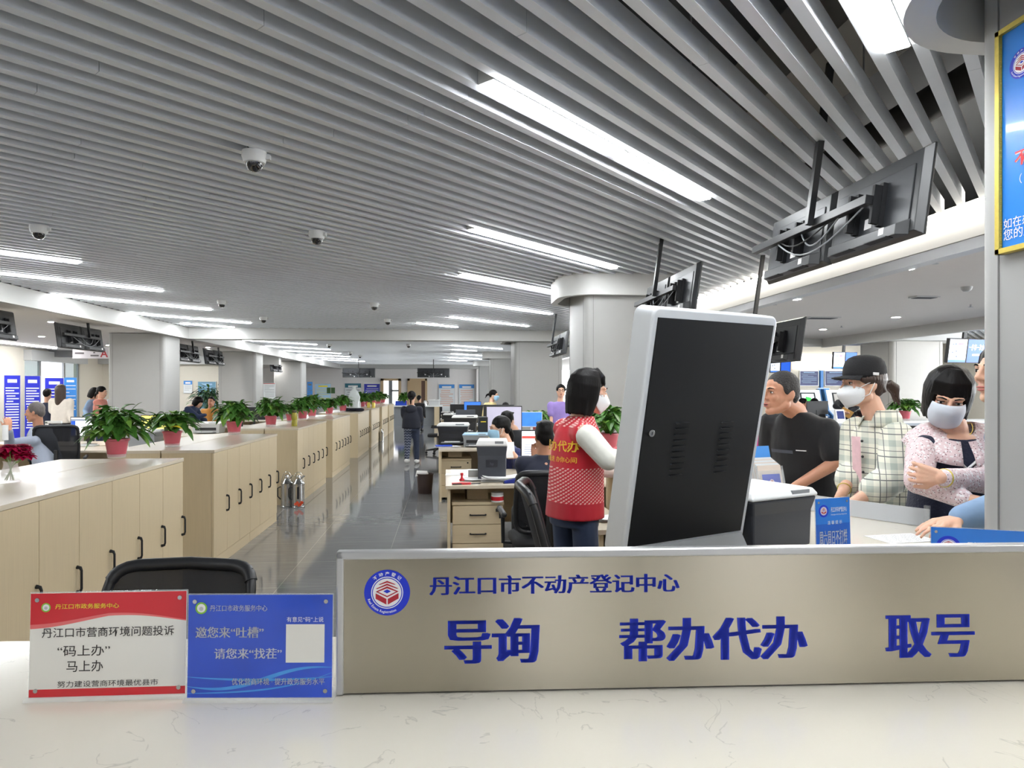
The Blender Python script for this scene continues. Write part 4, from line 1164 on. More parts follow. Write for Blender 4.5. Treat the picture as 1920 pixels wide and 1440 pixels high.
def on_desk(px, py, z_=.75): d = F*(H - z_)/(py - 731); return uv(px, d)
u, v = on_desk(927, 904)
printer('dark upright printer with white top on the nearest desk', (u, v + .27, .75), -TH, .29, .36, .375, dgrey, whitep, style=2)
u, v = on_desk(865, 908)
e = thing('ink_pad', 'red ink pad lying open on the nearest desk', 'ink pad', (u, v, .75), .05)
MB().b2((-.085, -.03, 0), (.085, .03, .016)).build('pad_case', red_print, e, bev=.003)
MB().b2((-.08, -.034, .002), (.0, -.03, .012)).build('dark_edge', blackm, e)
u, v = on_desk(866, 905)
e = thing('rubber_stamp', 'red rubber stamp standing on the ink pad', 'stamp', (u, v + .012, .7665))
MB().lathe([(0, 0), (.024, 0), (.024, .012), (.012, .022), (.009, .045), (.014, .058), (.012, .072), (0, .074)], n=20).build('handle_body', red_print, e, smooth=.9)
u, v = on_desk(887, 908)
e = thing('pen', 'black pen lying beside the red ink pad', 'pen', (u, v, .756), .12)
MB().cyl((-.07, 0, 0), (.06, 0, 0), .005, n=10).cyl((.06, 0, 0), (.075, 0, 0), .005, .001, n=10).build('barrel', blackm, e, smooth=.6)
MB().b2((-.06, -.002, .004), (-.03, .002, .008)).build('clip', chrome, e)
u, v = on_desk(889, 893)
tag(MB().b2((-.06, -.045, 0), (.06, .045, .066)).build('card_box', lgrey, loc=(u, v, .75), bev=.002), 'small light grey box behind the red stamp', 'box')
rnd = random.Random(5)
def paper_heap(name, label, px, py, w_, d_, n, rz=0, z_=.75, m=None, th=.004):
    u, v = on_desk(px, py, z_)
    e = thing(name, label, 'papers', (u, v, z_), rz)
    for k in range(n):
        a = rnd.uniform(-.3, .3); cx, cy = rnd.uniform(-.02, .02), rnd.uniform(-.015, .015); mb = MB(); g = []
        for i in range(7):
            row = []
            for j in range(5):
                x, y = (i/6 - .5)*w_, (j/4 - .5)*d_
                zz_ = .002 + k*th + .014*max(0, abs(i/6 - .5) - .3)*k*.6
                row.append((cx + x*math.cos(a) - y*math.sin(a), cy + x*math.sin(a) + y*math.cos(a), zz_))
            g.append(row)
        mb.grid(g)
        o = mb.build('sheet', m or white, e); s_ = o.modifiers.new('thick', 'SOLIDIFY'); s_.thickness = .0012; s_.offset = 1
    return e
paper_heap('paper_pile', 'loose white papers behind the red stamp on the nearest desk', 893, 900, .3, .2, 4, .2)
paper_heap('paper_pile', 'thick bundle of white papers before the dark printer', 940, 902, .34, .2, 8, -.1, th=.005)
paper_heap('paper_sheet', 'single white sheet at the back edge of the nearest desk', 852, 890, .21, .15, 1, .1)
u, v = on_desk(959, 906)
e = thing('stapler', 'blue stapler on the paper bundle edge', 'stapler', (u, v - .0, .75), .15)
MB().hexa([(-.07,-.018,.0),(.07,-.018,.0),(.07,.018,.0),(-.07,.018,.0),(-.07,-.014,.022),(.05,-.014,.05),(.05,.014,.05),(-.07,.014,.022)]).build('body', mat('stapler_blue', sr(30,44,130), .3), e, bev=.005)
MB().b2((-.075, -.016, 0), (.072, .016, .006)).build('base', blackm, e)
u, v = on_desk(980, 904)
e = thing('tea_glass', 'tall glass of tea beside the man in the dark jacket', 'glass', (u, v, .75))
MB().lathe([(0, 0), (.034, 0), (.034, .18), (.031, .18), (.031, .008), (0, .008)], n=24).build('tumbler', clear_pot, e, smooth=.7)
MB().lathe([(0, .009), (.0305, .009), (.0305, .125), (0, .125)], n=20).build('tea', mat('tea', sr(190,150,60), .1, trans=.7), e, smooth=.7)
MB().lathe([(0, .01), (.028, .01), (.026, .05), (0, .06)], n=12).build('tea_leaves', mat('tea_leaves', sr(84,78,40), .8), e)
MB().lathe([(0, .18), (.035, .18), (.035, .2), (0, .2)], n=24).build('lid', lgrey, e, smooth=.6)
u, v = on_desk(966, 877)
tag(MB().ell((0, 0, .0), (.03, .05, .03)).build('computer_mouse', black, loc=(u, v, .755), smooth=1), 'black mouse beside the tea glass', 'mouse')
u, v = uv(1030, 6.55)
monitor('monitor with violet page before the man in the dark jacket', (u, v, .75), -TH, 1, w=.56, h=.34)

# second desk and beyond
desk('second pale desk from the front, beyond the masked woman', -.1, 9.62, 1.6, 10.9)
u, v = uv(855, 9.75); pedestal('drawer pedestal under the second desk beside the aisle', u, v, 0, w=.44, dd=.5, h=.6)
u, v = uv(853, 9.9)
o = MB().b2((-.1, 0, .61), (.1, .25, .72)).build('support_box', wood_h); o.location = (u, v, 0); tag(o, 'wooden support box between second desk and its pedestal', 'box')
paper_heap('paper_pile', 'papers with a blue folder at the corner of the second desk', 838, 838, .34, .22, 3, .1)
u, v = uv(832, 9.9); tag(MB().b2((-.12, -.08, 0), (.12, .08, .012)).build('folder', blue_print, loc=(u, v + .1, .766), rz=.1), 'blue folder at the corner of the second desk', 'folder')
u, v = uv(853, 10.6); printer('large black printer with grey front on the second desk', (u - .02, v, .75), -TH, .48, .42, .33, black, whitep, style=1)
u, v = uv(893, 10.15); printer('flat grey printer with white sheet on the second desk', (u + .0, v, .75), -TH, .4, .34, .2, mgrey, ltblue, style=1)
u, v = uv(945, 10.45); e = monitor('black monitor with lilac page behind the masked woman', (u, v, .75), -TH, 5, w=.56, h=.36); e.scale = (1, 1, 1.25)
u, v = uv(905, 10.5); tag(MB().b2((-.07, -.18, 0), (.07, .18, .43)).build('computer_tower', blackm, loc=(u, v, .75), bev=.004), 'black computer tower upright beside the lilac monitor', 'computer')
MB().box((0, -.182, .36), (.08, .003, .014)).build('sticker', yellow_print, bpy.data.objects['computer_tower'])
u, v = uv(906, 10.0)
for k, (px, lab) in enumerate(((902, 'small glass jar on the second desk, the nearer of two'), (909, 'small glass jar behind another on the second desk'))):
    u, v = uv(px, 10.1 + .2*k); e = thing('glass_jar', lab, 'jar', (u + .04, v - .05, .75))
    MB().lathe([(0, 0), (.035, 0), (.035, .09), (.03, .1), (0, .1)], n=16).build('jar_body', mat('jar_amber', sr(150,120,80), .15, trans=.5), e, smooth=.7)
    MB().cyl((0, 0, .1), (0, 0, .125), .033).build('lid', gold, e, smooth=.6)
for k, v0 in enumerate((12.9, 16.0, 19.2, 22.4)):
    desk(f'{["third", "fourth", "fifth", "sixth"][k]} pale desk from the front along the aisle', -.15, v0, 1.55, v0 + 1.2)
    u = -.15
    pedestal(f'drawer pedestal under the {["third", "fourth", "fifth", "sixth"][k]} desk along the aisle', u + .3, v0 + .06)
u, v = uv(872, 13.5); printer('black printer with white lid on the third desk', (u, v, .75), -TH, .5, .42, .34, black, whitep, style=1)
u, v = uv(868, 13.95); monitor('grey-backed monitor behind the black printer on the third desk', (u + .05, v - .1, .75), PI, 0, w=.4, h=.32, back=dgrey)
u, v = uv(997, 13.2); monitor('white-framed monitor with bright blue page below the small plant', (u, v, .75), -TH, 4, w=.42, h=.3, back=whitep)
u, v = uv(1006, 13.85); put_plant(1, (u, v, .75), .4, 1.25, 'potted plant above the white-framed blue monitor', 'potted plants on desks')
u, v = uv(983, 13.5); e = thing('water_bottle', 'clear plastic water bottle beside the small desk plant', 'bottle', (u - .12, v, .75))
MB().lathe([(0, 0), (.04, 0), (.042, .2), (.02, .26), (.016, .3), (0, .3)], n=18).build('bottle_body', clear_pot, e, smooth=.8); MB().cyl((0, 0, .3), (0, 0, .325), .018).build('cap', white, e)
u, v = uv(898, 16.4); monitor('wide black monitor between the blue screen and the yellow-clad woman', (u, v, .75), PI, 0, w=.6, h=.36)
u, v = uv(852, 16.4); printer('white printer on the fourth desk', (u - .05, v, .75), -TH, .42, .36, .28, black, whitep, style=1)
u, v = uv(886, 19.5); monitor('monitor glowing blue between the desks near the far columns', (u, v, .8), -TH, 4, w=.5, h=.34)
u, v = uv(860, 19.6); monitor('black monitor beside the blue glowing one', (u, v, .75), PI, 0, w=.5)
u, v = uv(846, 19.7); printer('white printer on the fifth desk', (u - .1, v - .1, .75), -TH, .36, .3, .22, black, whitep)
u, v = uv(935, 13.6); monitor('black monitor hiding the curly-haired head', (u, v, .82), PI, 0, w=.62, h=.36)
u, v = uv(843, 16.9); office_chair('black chair at the far desks beside the aisle', (u - .3, v, 0), PI/2, h=1.0)
office_chair('black mesh chair pushed back in front of the nearest desk, seen side-on', (.68, 3.2, 0), -PI/2 - .12, h=1.12)
# tall desk plant beside the column
u, v = uv(1150, 7.1)
e = thing('plant_stand', 'plain low cupboard carrying the plant beside the kiosk', 'cabinet', (u + .62, v + .2, 0))
MB().b2((-.6, -.2, 0), (.3, .2, .92)).build('body', wood, e); MB().b2((-.61, -.21, .92), (.31, .21, .945)).build('top', wood_top, e)
put_plant(2, (u, v + .2, .945), 2.2, 1.25, 'potted plant between the red vest woman and the kiosk', 'potted plants on desks')
# desk in front of the red-vest woman
desk('pale desk the woman in the red vest leans over', .92, 4.0, 1.15, 5.2)
paper_heap('paper_pile', 'small white paper stack at the desk beside the kiosk edge', 1135, 975, .2, .15, 5, .3)

# far counter across the end of the aisle
v0 = 30.3; ua, ub = ufx(738, v0), ufx(830, v0); um = ufx(810, v0) - .4
e = thing('far_counter', 'pale counter across the far end of the aisle', 'counter', (0, v0, 0))
MB().b2((ua, 0, .84), (ub, .8, .9)).build('counter_top', whitep, e)
MB().b2((um + .5, .02, 0), (ub - .1, .06, .84)).build('wood_front', wood, e); MB().b2((ua, .3, 0), (um + .5, .34, .84)).build('grey_front', mgrey, e)
MB().b2((ub - .14, .0, 0), (ub - .02, .7, .84)).build('side_panel', blackm, e)
u = ufx(814, v0); printer('white printer on the far counter', (u, v0 + .4, .9), 0, .5, .4, .26, lgrey, whitep)
u = ufx(801, v0)
e = thing('electric_kettle', 'glass and steel electric kettle on the far counter', 'kettle', (u - .1, v0 + .2, .9))
MB().lathe([(0, 0), (.1, 0), (.09, .12), (.07, .22), (0, .22)], n=20).build('body', chrome, e, smooth=.7); MB().tube([(.07, 0, .2), (.14, 0, .17), (.14, 0, .06), (.09, 0, .04)], .012, 6).build('handle', black, e, smooth=1); MB().cyl((0, 0, .22), (0, 0, .24), .04).build('lid', black, e)
u = ufx(758, v0); put_plant(0, (u, v0 + .4, .9), .7, 1.4, 'potted plant on the far counter beside the walking woman', 'potted plants on desks')
u = ufx(747, v0); tag(MB().b2((-.25, -.01, 0), (.25, .01, .2)).build('desk_sign', blue_print, loc=(u + .1, v0 + .2, .9)), 'small blue sign on the far counter', 'sign')

# ---------------------------------------------------------------- hanging pairs of screens
def screen_pair(label, loc, rz, tilt=-.14, sc=1.0, pole=1.3):
    e = thing('hanging_screen_pair', label, 'screens', loc, rz, 'pairs of screens hung from the ceiling')
    e.rotation_euler = (tilt, 0, rz); e.scale = (sc,)*3
    MB().b2((-.98, -.16, -.03), (.62, -.11, .03)).build('crossbar', black, e, bev=.003)
    MB().b2((-.022, -.21, -.02), (.022, -.165, pole)).build('pole', black, e)
    MB().b2((-.06, -.25, pole - .01), (.06, -.12, pole)).build('ceiling_plate', black, e)
    for s_ in (-1, 1):
        cx = s_*.485
        d = MB().loft([[(cx + x*.478, y, z*.277) for x, z in ((-1,-1),(1,-1),(1,1),(-1,1))] for y in (.035, .02)] + [[(cx + x*.44, -.02, z*.25 + .0) for x, z in ((-1,-1),(1,-1),(1,1),(-1,1))]]).build('display', tvback, e, bev=.003)
        MB().b2((cx - .39, -.028, -.22), (cx + .39, -.018, .17)).build('back_cover', mat('screen_cover', sr(48,50,54), .4, .2, var=.04), d, bev=.004)
        MB().loft([[(cx + a*.40, y, b) for a, b in ((-1,-.27),(1,-.27),(1,-.17),(-1,-.17))] for y in (-.02,)] + [[(cx + a*.36, -.085, b) for a, b in ((-1,-.27),(1,-.27),(1,-.2),(-1,-.2))]]).build('speaker_box', tvback, d, bev=.004)
        MB().b2((cx - .30, -.10, -.274), (cx - .08, -.05, -.268)).b2((cx + .08, -.10, -.274), (cx + .30, -.05, -.268)).build('vent', blackm, d)
        MB().b2((cx - .43, .035, -.255), (cx + .43, .037, .255)).build('panel_glass', mat('panel_glass', sr(16,18,24), .1, var=0), d)
        for o_ in (-.13, .13): MB().b2((cx + o_ - .013, -.11, -.15), (cx + o_ + .013, -.06, .1)).b2((cx + o_ - .02, -.06, -.16), (cx + o_ + .02, -.028, .12)).build('bracket', blackm, d)
        MB().b2((cx - .05, -.0295, .0 - .14), (cx + .03, -.028, -.07)).b2((cx + .2, -.0865, -.245), (cx + .25, -.085, -.2)).build('white_label', white, d)
    rr = random.Random(int(abs(loc[0]*100)))
    for k in range(3):
        a, b = rr.uniform(-.7, -.2), rr.uniform(.1, .6)
        pts = [(a + (b - a)*t, -.12 - .03*math.sin(PI*t), -.02 - (.10 + .05*k)*math.sin(PI*t)) for t in [i/10 for i in range(11)]]
        MB().tube(pts, .006, 6).build('cable', mgrey if k else blackm, e, smooth=1)
    return e
tv = screen_pair('nearest pair of black screens hanging before the cove light', (2.18, 3.6, 2.524), -PI/2, sc=.77)
def tv_at(label, u, v, z_, rz, tilt=-.14, sc=1.0):
    c = clone(tv, (u, v, z_), rz, label); c.rotation_euler = (tilt, 0, rz); c.scale = (sc,)*3; return c
tv_at('second pair of black screens, just above the kiosk top', 2.12, 6.25, 2.49, -PI/2, sc=.76)
tv_at('third pair of black screens, small, beside the second round-crowned column', 2.1, 12.3, 2.44, -PI/2, sc=.76)
tv_at('pair of black screens hidden behind the kiosk, only its tilted pole showing', 3.3, 6.7, 2.08, -PI/2, sc=.76)
tv_at('pair of screens cut by the picture edge above the blue notice stands', -6.35, 9.9, 2.54, PI/2, sc=.78)
tv_at('pair of black screens above the hanging A sign', -6.5, 12.75, 2.53, PI/2, sc=.78)
tv_at('pair of screens half hidden behind the first square column', -6.3, 17.2, 2.5, PI/2, sc=.78)
tv_at('pair of screens in front of the second square column', -6.5, 19.7, 2.52, PI/2, sc=.78)
tv_at('pair of screens in front of the third square column', -6.3, 25.8, 2.48, PI/2, sc=.78)
d = 31.0
u, v = uv(673, d); tv_at('flat pair of black screens before the end wall, on the cabinet side', u, v, zz(699, d), 0, 0, .77)
u, v = uv(813, d); tv_at('flat pair of black screens before the end wall, above the door', u, v, zz(699, d), 0, 0, .77)
# ---------------------------------------------------------------- visitor counter beside the kiosk
e = thing('visitor_counter', 'white stone counter the visitors lean on beside the kiosk', 'counter')
MB().b2((1.2, 2.1, .975), (2.04, 5.0, 1.02)).build('counter_top', marble, e, bev=.003)
MB().b2((1.16, 1.62, .975), (1.68, 2.1, 1.02)).build('counter_return', marble, e, bev=.003)
MB().b2((1.94, 2.15, 0), (1.98, 4.95, .975)).build('front_panel', lgrey, e); MB().b2((1.26, 2.15, 0), (1.30, 4.95, .975)).build('inner_panel', wood, e)
MB().b2((1.2, 4.92, 0), (2.0, 4.96, .975)).build('end_panel', wood, e); MB().b2((1.2, 1.66, 0), (1.62, 1.7, .975)).build('return_panel', wood, e)
def on_c(px, py): return on_desk(px, py, 1.02)
def ctr(px, d): return uv(px, d)
u, v = uv(1470, 2.45)
printer('dark low printer with white top on the visitor counter behind the kiosk', (u - .06, v + .12, 1.0205), .40, .34, .30, .215, mat('printer_graphite', sr(44,47,54), .45), whitep, style=0)
# acrylic sign stands on this counter
def stand2(label, pxa, ya, pxb, yb, d, rz, zb, paint_fn, w, cut=None):
    pl = Plane((*uv(pxa, d), zb + .006), rz, math.radians(-2))
    h = pl.xz(pxa, ya)[1]
    e = put(thing('acrylic_stand', label, 'sign stand', group='acrylic stands on the visitor counter'), pl)
    MB().b2((-.002, .0012, -.002), (w + .002, .0034, h + .002)).build('clear_panel', acrylic, e)
    MB().b2((-.004, -.012, -.0055), (w + .004, .05, -.0005)).build('foot', acrylic, e)
    mb = MB(); mb.mat(0).b2((0, -.0004, 0), (w, .001, h)); mb.mat(1).rect(0, h*.62, w, h, -.0008)
    mb.build('printed_card', [mat('blue_notice', sr(26,92,190), .3, var=.1, scale=8), mat('sky_notice', sr(40,120,212), .3, var=.15, scale=8)], e)
    mb = MB()
    for x in (.012, w - .012): mb.cyl((x, -.002, h - .012), (x, 0, h - .012), .004, n=12)
    mb.build('pin', chrome, e)
    paint_fn(e, pl, w, h); return e
def p_a(e, pl, w, h):
    emblem(e, .032, h - .04, .02, y=-.0012, writing=False)
    text('丹江口市不动产登记中心', e, .062, h - .046, h=.017, w=w - .075, mt=white_ink, bold=.01)
    text('Danjiangkou Real Estate Registration', e, .062, h - .057, h=.006, w=w - .075, mt=white_ink)
    text('温馨提示', e, w*.33, h - .085, h=.012, mt=white_ink, spread=1.5)
    text('周六周日不打烊', e, .012, h - .152, h=.048, w=w - .026, mt=white_ink, song=.05)
    text('咨询电话：0719-5221796', e, .012, h - .185, h=.018, w=w - .03, mt=white_ink)
stand2('blue acrylic stand standing between printer and paper on the visitor counter', 1532, 936, 1597, 963, 2.18, .24, 1.02, p_a, .142)
def p_b(e, pl, w, h):
    emblem(e, .042, h - .052, .03, y=-.0012, writing=False)
    text('丹江口市不动产登记中心', e, .085, h - .062, h=.027, w=w - .1, mt=white_ink, bold=.01)
stand2('blue acrylic stand at the corner below the navy vest woman', 1747, 988, 1843, 1012, 1.86, -.38, 1.02, p_b, .3)
# brochure holder
bp = Plane((*uv(1422, 3.35), 1.024), .25, math.radians(-14)); bh = .27; bw = .16
e = put(thing('brochure_holder', 'clear holder full of pale leaflets with a blue front, leaning on the counter', 'brochure holder'), bp)
MB().b2((0, -.035, 0), (bw, -.032, bh*.62)).b2((0, .045, 0), (bw, .048, bh*.9)).b2((0, -.035, 0), (.003, .045, bh*.7)).b2((bw - .003, -.035, 0), (bw, .045, bh*.7)).build('clear_case', acrylic, e)
for k in range(9):
    y = -.028 + k*.007; z1 = bh*(.72 + .022*k); mb = MB()
    mb.b2((.008, y, .004), (bw - .008, y + .003, z1)); mb.build('leaflet', pale if k % 3 else mat('leaflet_tan', sr(226,212,200), .6), e)
MB().b2((.006, .036, .004), (bw - .004, .041, bh*1.12)).build('back_leaflet', sky_print, e)
mb = MB().rect(.025, .02, bw - .025, bh*.55, -.0325); mb.build('blue_front', blue_print, e); emblem(e, bw/2, bh*.4, .022, y=-.033, writing=False)
# low frosted screen and papers
dv = Plane((*uv(1478, 3.3), 1.022), -.97)
e = put(thing('acrylic_divider', 'low frosted acrylic divider behind the brochure holder', 'divider'), dv)
MB().b2((0, 0, 0), (.62, .006, .075)).build('panel', frosted, e); MB().b2((.6, -.006, 0), (.62, .012, .09)).build('end_post', acrylic, e)
u, v = uv(1690, 2.62)
e = thing('paper_sheet', 'handwritten form lying on the visitor counter between the blue stands', 'papers', (u, v, 1.0205), .12)
MB().b2((-.11, -.07, 0), (.11, .07, .0015)).build('sheet', white, e)
mb = MB(); rnd = random.Random(2)
for r in range(7):
    x = -.1
    while x < .09:
        w_ = rnd.uniform(.004, .014); mb.b2((x, .05 - r*.017, .0015), (x + w_, .052 - r*.017, .0017)); x += w_ + .004
mb.build('handwriting', grey_print, e)
u, v = uv(1790, 2.45)
tag(MB().b2((-.09, -.06, 0), (.09, .06, .002)).build('paper_sheet', white, loc=(u - .03, v - .05, 1.0205), rz=.3), 'white sheet under the hand of the woman in denim', 'papers')
u, v = uv(1412, 3.6)
e = thing('paper_stack', 'curled lilac papers at the kiosk edge on the visitor counter', 'papers', (u - .02, v, 1.0205), .3)
for k in range(5): MB().b2((-.1 + .004*k, -.1, .012*k), (.1 + .003*k, .1, .012*k + .008)).build('sheet', mat('lilac_paper', sr(226,220,236), .7), e)

# framed blue notice on the near column
ap = Plane((1.715, vfx(1869, 1.70), 0), -PI/2)
zb = ap.xz(1872, 480)[1]; zt = ap.xz(1870, 68)[1]
ap = Plane((1.712, vfx(1869, 1.70), zb), -PI/2); PH = zt - zb; PW = .62
e = put(thing('framed_notice', 'gold-framed sky blue notice hung on the near grey column', 'poster'), ap)
poster_m = mat('notice_sky', sr(38,132,226), .25, var=.12, scale=1.2, coat=.3)
over(poster_m, math_(poster_m.node_tree, 'MULTIPLY', math_(poster_m.node_tree, 'GREATER_THAN', poster_m.node_tree.nodes['Noise Texture'].outputs[0], .62), .5), sr(220,235,250))
MB().b2((.012, -.008, .012), (PW - .012, .006, PH - .012)).build('print_panel', poster_m, e)
mb = MB(); mb.b2((0, -.02, 0), (.016, .006, PH)); mb.b2((PW - .016, -.02, 0), (PW, .006, PH)); mb.b2((0, -.02, 0), (PW, .006, .016)); mb.b2((0, -.02, PH - .016), (PW, .006, PH))
for k in range(120): mb.ell((.0165, -.012, .02 + k*(PH - .04)/120), (.002, .004, .0026), n=6, k=4)
mb.build('gold_frame', gold, e, bev=.003)
x, z = ap.xz(1921, 118); x0, _ = ap.xz(1898, 118)
emblem(e, x, z, (x - x0)*1.0, y=-.009)
def pt(body, px, py0, py1, m, bold=0.0):
    xa, za = ap.xz(px, py1); _, zb_ = ap.xz(px, py0)
    text(body, e, xa, za, h=(zb_ - za), mt=m, bold=bold, y=-.0095)
pt('不', 1908, 286, 314, white_ink, .05)
xa, za = ap.xz(1908, 314); _, z2 = ap.xz(1908, 286); text('不', e, xa, za, h=z2 - za, mt=red_print, bold=.012, y=-.0102)
pt('如在办', 1887, 412, 431, white_ink); pt('您的监', 1887, 432, 452, white_ink)
text('（', e, *ap.xz(1917, 345), h=.03, mt=white_ink, y=-.0095)

# ---------------------------------------------------------------- service hall behind the visitors
e = thing('service_counter', 'long pale counter across the service hall behind the visitors', 'counter', (0, 12.1, 0))
MB().b2((6.0, 0, .96), (13.0, .75, 1.0)).build('counter_top', whitep, e); MB().b2((6.05, .08, 0), (12.95, .12, .96)).build('front_panel', mat('counter_blue_grey', sr(186,194,204), .5), e)
u, v = uv(1722, 12.9); put_plant(1, (u, 12.45, 1.0), 1.0, 1.25, 'potted plant in pink pot on the service counter before the far grey column', 'potted plants on desks')
u, v = uv(1545, 13.0); monitor('black-backed monitor on the service counter above the dark shirt man', (u, 12.6, 1.0), PI, 0, w=.44, h=.26)
u, v = uv(1594, 12.7); e = thing('tablet_stand', 'small white tablet stand on the service counter', 'tablet', (u, 12.35, 1.0))
MB().hexa([(-.09,-.06,0),(.09,-.06,0),(.09,.06,0),(-.09,.06,0),(-.09,0,.22),(.09,0,.22),(.09,.04,.22),(-.09,.04,.22)]).build('shell', whitep, e); MB().hexa([(-.07,-.054,.04),(.07,-.054,.04),(.07,-.05,.04),(-.07,-.05,.04),(-.07,-.012,.19),(.07,-.012,.19),(.07,-.008,.19),(-.07,-.008,.19)]).build('screen', navy_print, e)
# wall of the self-service zone
V0 = 18.5
def su(px): return ufx(px, V0)
def sz(py, px): return zz(py, V0*cs + su(px)*sn)
lit = mat('lit_panel', (1, .97, .92), .5, var=.02, emit=2.2)
for i, (a, b) in enumerate(((1486, 1533), (1537, 1575), (1580, 1640))):
    tag(MB().b2((su(a), V0 - .06, sz(692, a)), (su(b), V0, sz(678, a))).build('light_box', lit), ['first', 'second', 'third'][i] + ' glowing light box above the navy wall posters, counted from the kiosk', 'light box', 'light boxes over the self-service zone')
tag(MB().b2((su(1478), V0 - .1, sz(674, 1500)), (su(1600), V0, sz(665, 1500))).build('light_band', lit), 'long glowing band under the ceiling over the self-service zone', 'light')
for i, (a, b) in enumerate(((1499, 1533), (1546, 1586))):
    u0, u1 = su(a), su(b); z0, z1 = sz(723, a), sz(696, a)
    notice(['navy text poster on the service wall, nearer the kiosk', 'navy text poster on the service wall, behind the black cap visor'][i], ((u0+u1)/2, V0 - .031, z0), 0, u1 - u0, z1 - z0, navy_print, None, .12, 9, ltblue, group='navy posters on the service wall', seed=40 + i)
tag(MB().b2((su(1536), V0 - .08, 0), (su(1541), V0, sz(695, 1536))).build('blue_pilaster', sky_print), 'narrow sky blue upright strip between the navy posters', 'panel')
def terminal(label, px, d, rz=0, green=True):
    u, v = uv(px, d)
    e = thing('service_terminal', label, 'terminal', (u, v, 0), rz, 'self-service terminals')
    side = mat('terminal_blue', sr(70,120,170), .4)
    for s_ in (-1, 1): MB().prism([(-.35, 0), (.3, 0), (.3, 1.2), (.2, 1.62), (.05, 1.62), (-.12, 1.1), (-.35, .95)], -.02, .02, Matrix.Translation((s_*.36, 0, 0)) @ Matrix(((0,0,1,0),(1,0,0,0),(0,1,0,0),(0,0,0,1)))).build('side_panel', side, e)
    MB().b2((-.34, -.1, 0), (.34, .28, 1.1)).hexa([(-.34,-.12,1.1),(.34,-.12,1.1),(.34,.28,1.1),(-.34,.28,1.1),(-.34,.04,1.6),(.34,.04,1.6),(.34,.24,1.6),(-.34,.24,1.6)]).b2((-.34, -.34, .9), (.34, -.1, .95)).build('body', whitep, e)
    f = lambda x, t, o: (x, -.12 + .16*t - .004*o, 1.1 + .5*t)
    mb = MB(); mb.mat(1).poly([f(-.2,.12,1), f(.2,.12,1), f(.2,.86,1), f(-.2,.86,1)]); mb.mat(0).poly([f(-.16,.2,2), f(.16,.2,2), f(.16,.8,2), f(-.16,.8,2)])
    mb.mat(2).poly([f(-.1,.35,3), f(.05,.3,3), f(.08,.6,3), f(-.06,.66,3)] if green else [f(-.05,.4,3), f(.05,.4,3), f(.05,.6,3), f(-.05,.6,3)])
    mb.build('screen', [mat('screen_pale', sr(225,238,240), .3, emit=.8) if green else mat('screen_dim', sr(180,176,170), .4), black, mat('screen_green', sr(60,190,80), .3, emit=.6) if green else white], e)
    return e
terminal('self-service terminal with green picture beside the head in black shirt', 1514, 16.9); terminal('self-service terminal with grey screen below the black cap', 1574, 16.9, 0, False)
u, v = uv(1544, 17.8); notice('narrow pale blue leaflet rack between the two terminals', (u, v, .2), 0, .32, zz(728, 17.8) - .2, ltblue, sky_print, .1, 5, sky_print, foot=True, name='leaflet_rack', cat='rack', seed=60)
tag(MB().b2((su(1478), V0 - .05, sz(775, 1480)), (su(1496), V0, sz(735, 1480))).build('sky_panel', ltblue), 'pale blue wall panel just beside the kiosk edge', 'panel')

# lit pairs of screens seen from the front
def front_pair(label, px0, px1, py0, py1, d, turn, tilt, txt):
    u, v = uv((px0 + px1)/2, d); z_ = zz((py0 + py1)/2, d); w_ = (px1 - px0)/F*d/2; h_ = (py1 - py0)/F*d
    e = thing('lit_screen_pair', label, 'screens', (u, v, z_), -TH + turn, 'lit screen pairs in the service hall'); e.rotation_euler = (tilt, 0, -TH + turn)
    for s_ in (-1, 1):
        cx = s_*w_/2
        dsp = MB().b2((cx - w_/2, 0, -h_/2), (cx + w_/2, .06, h_/2)).build('display', black, e, bev=.004)
        mb = MB(); x0, x1, z0, z1 = cx - w_/2 + .014, cx + w_/2 - .014, -h_/2 + .014, h_/2 - .014
        mb.mat(0 if s_ < 0 else 1).rect(x0, z0, x1, z1, -.001)
        if s_ < 0:
            W2, H2 = x1 - x0, z1 - z0
            mb.mat(2).rect(x0, z0, x1, z0 + H2*.1, -.002)
            mb.mat(3).rect(x0 + W2*.5, z1 - H2*.25, x0 + W2*.8, z1 - H2*.16, -.002)
            for a, b in ((.15, .75), (.3, .76), (.15, .4), (.36, .45), (.4, .22)): mb.mat(4).rect(x0 + W2*a, z0 + H2*b, x0 + W2*(a + .1), z0 + H2*(b + .06), -.002)
        mb.build('screen', [mat('screen_white', sr(226,234,248), .3, emit=1.0), mat('screen_royal', sr(36,96,214), .3, var=.1, emit=.9), mat('screen_wave', sr(70,130,220), .3, emit=.8), mat('screen_pink', sr(230,120,150), .3, emit=.8), mat('screen_slate', sr(90,110,150), .3, emit=.4)], dsp)
        if s_ > 0 and txt:
            text(txt, dsp, cx - w_*.42, .02*h_, h=h_*.26, w=w_*.84, mt=mat('screen_text', (1, 1, 1), .4, emit=1), y=-.003, bold=.02)
            MB().rect(cx - w_*.2, -h_*.2, cx + w_*.25, -h_*.12, -.003).build('small_line', MATS['screen_text'], dsp)
    MB().b2((-.03, .06, 0), (.03, .1, (2.74 if v > 14.1 and u < 8.9 else 2.98) - z_)).build('pole', black, e)
    return e
front_pair('lit screen pair with white and blue pages above the navy vest woman', 1770, 1856, 635, 681, 11.0, .25, .14, '一件事一次办')
front_pair('lit screen pair just above the man in the black shirt', 1444, 1483, 669, 699, 16.0, 0, .1, '')
front_pair('lit screen pair beside the black cap', 1561, 1608, 660, 692, 16.2, .1, .1, '')
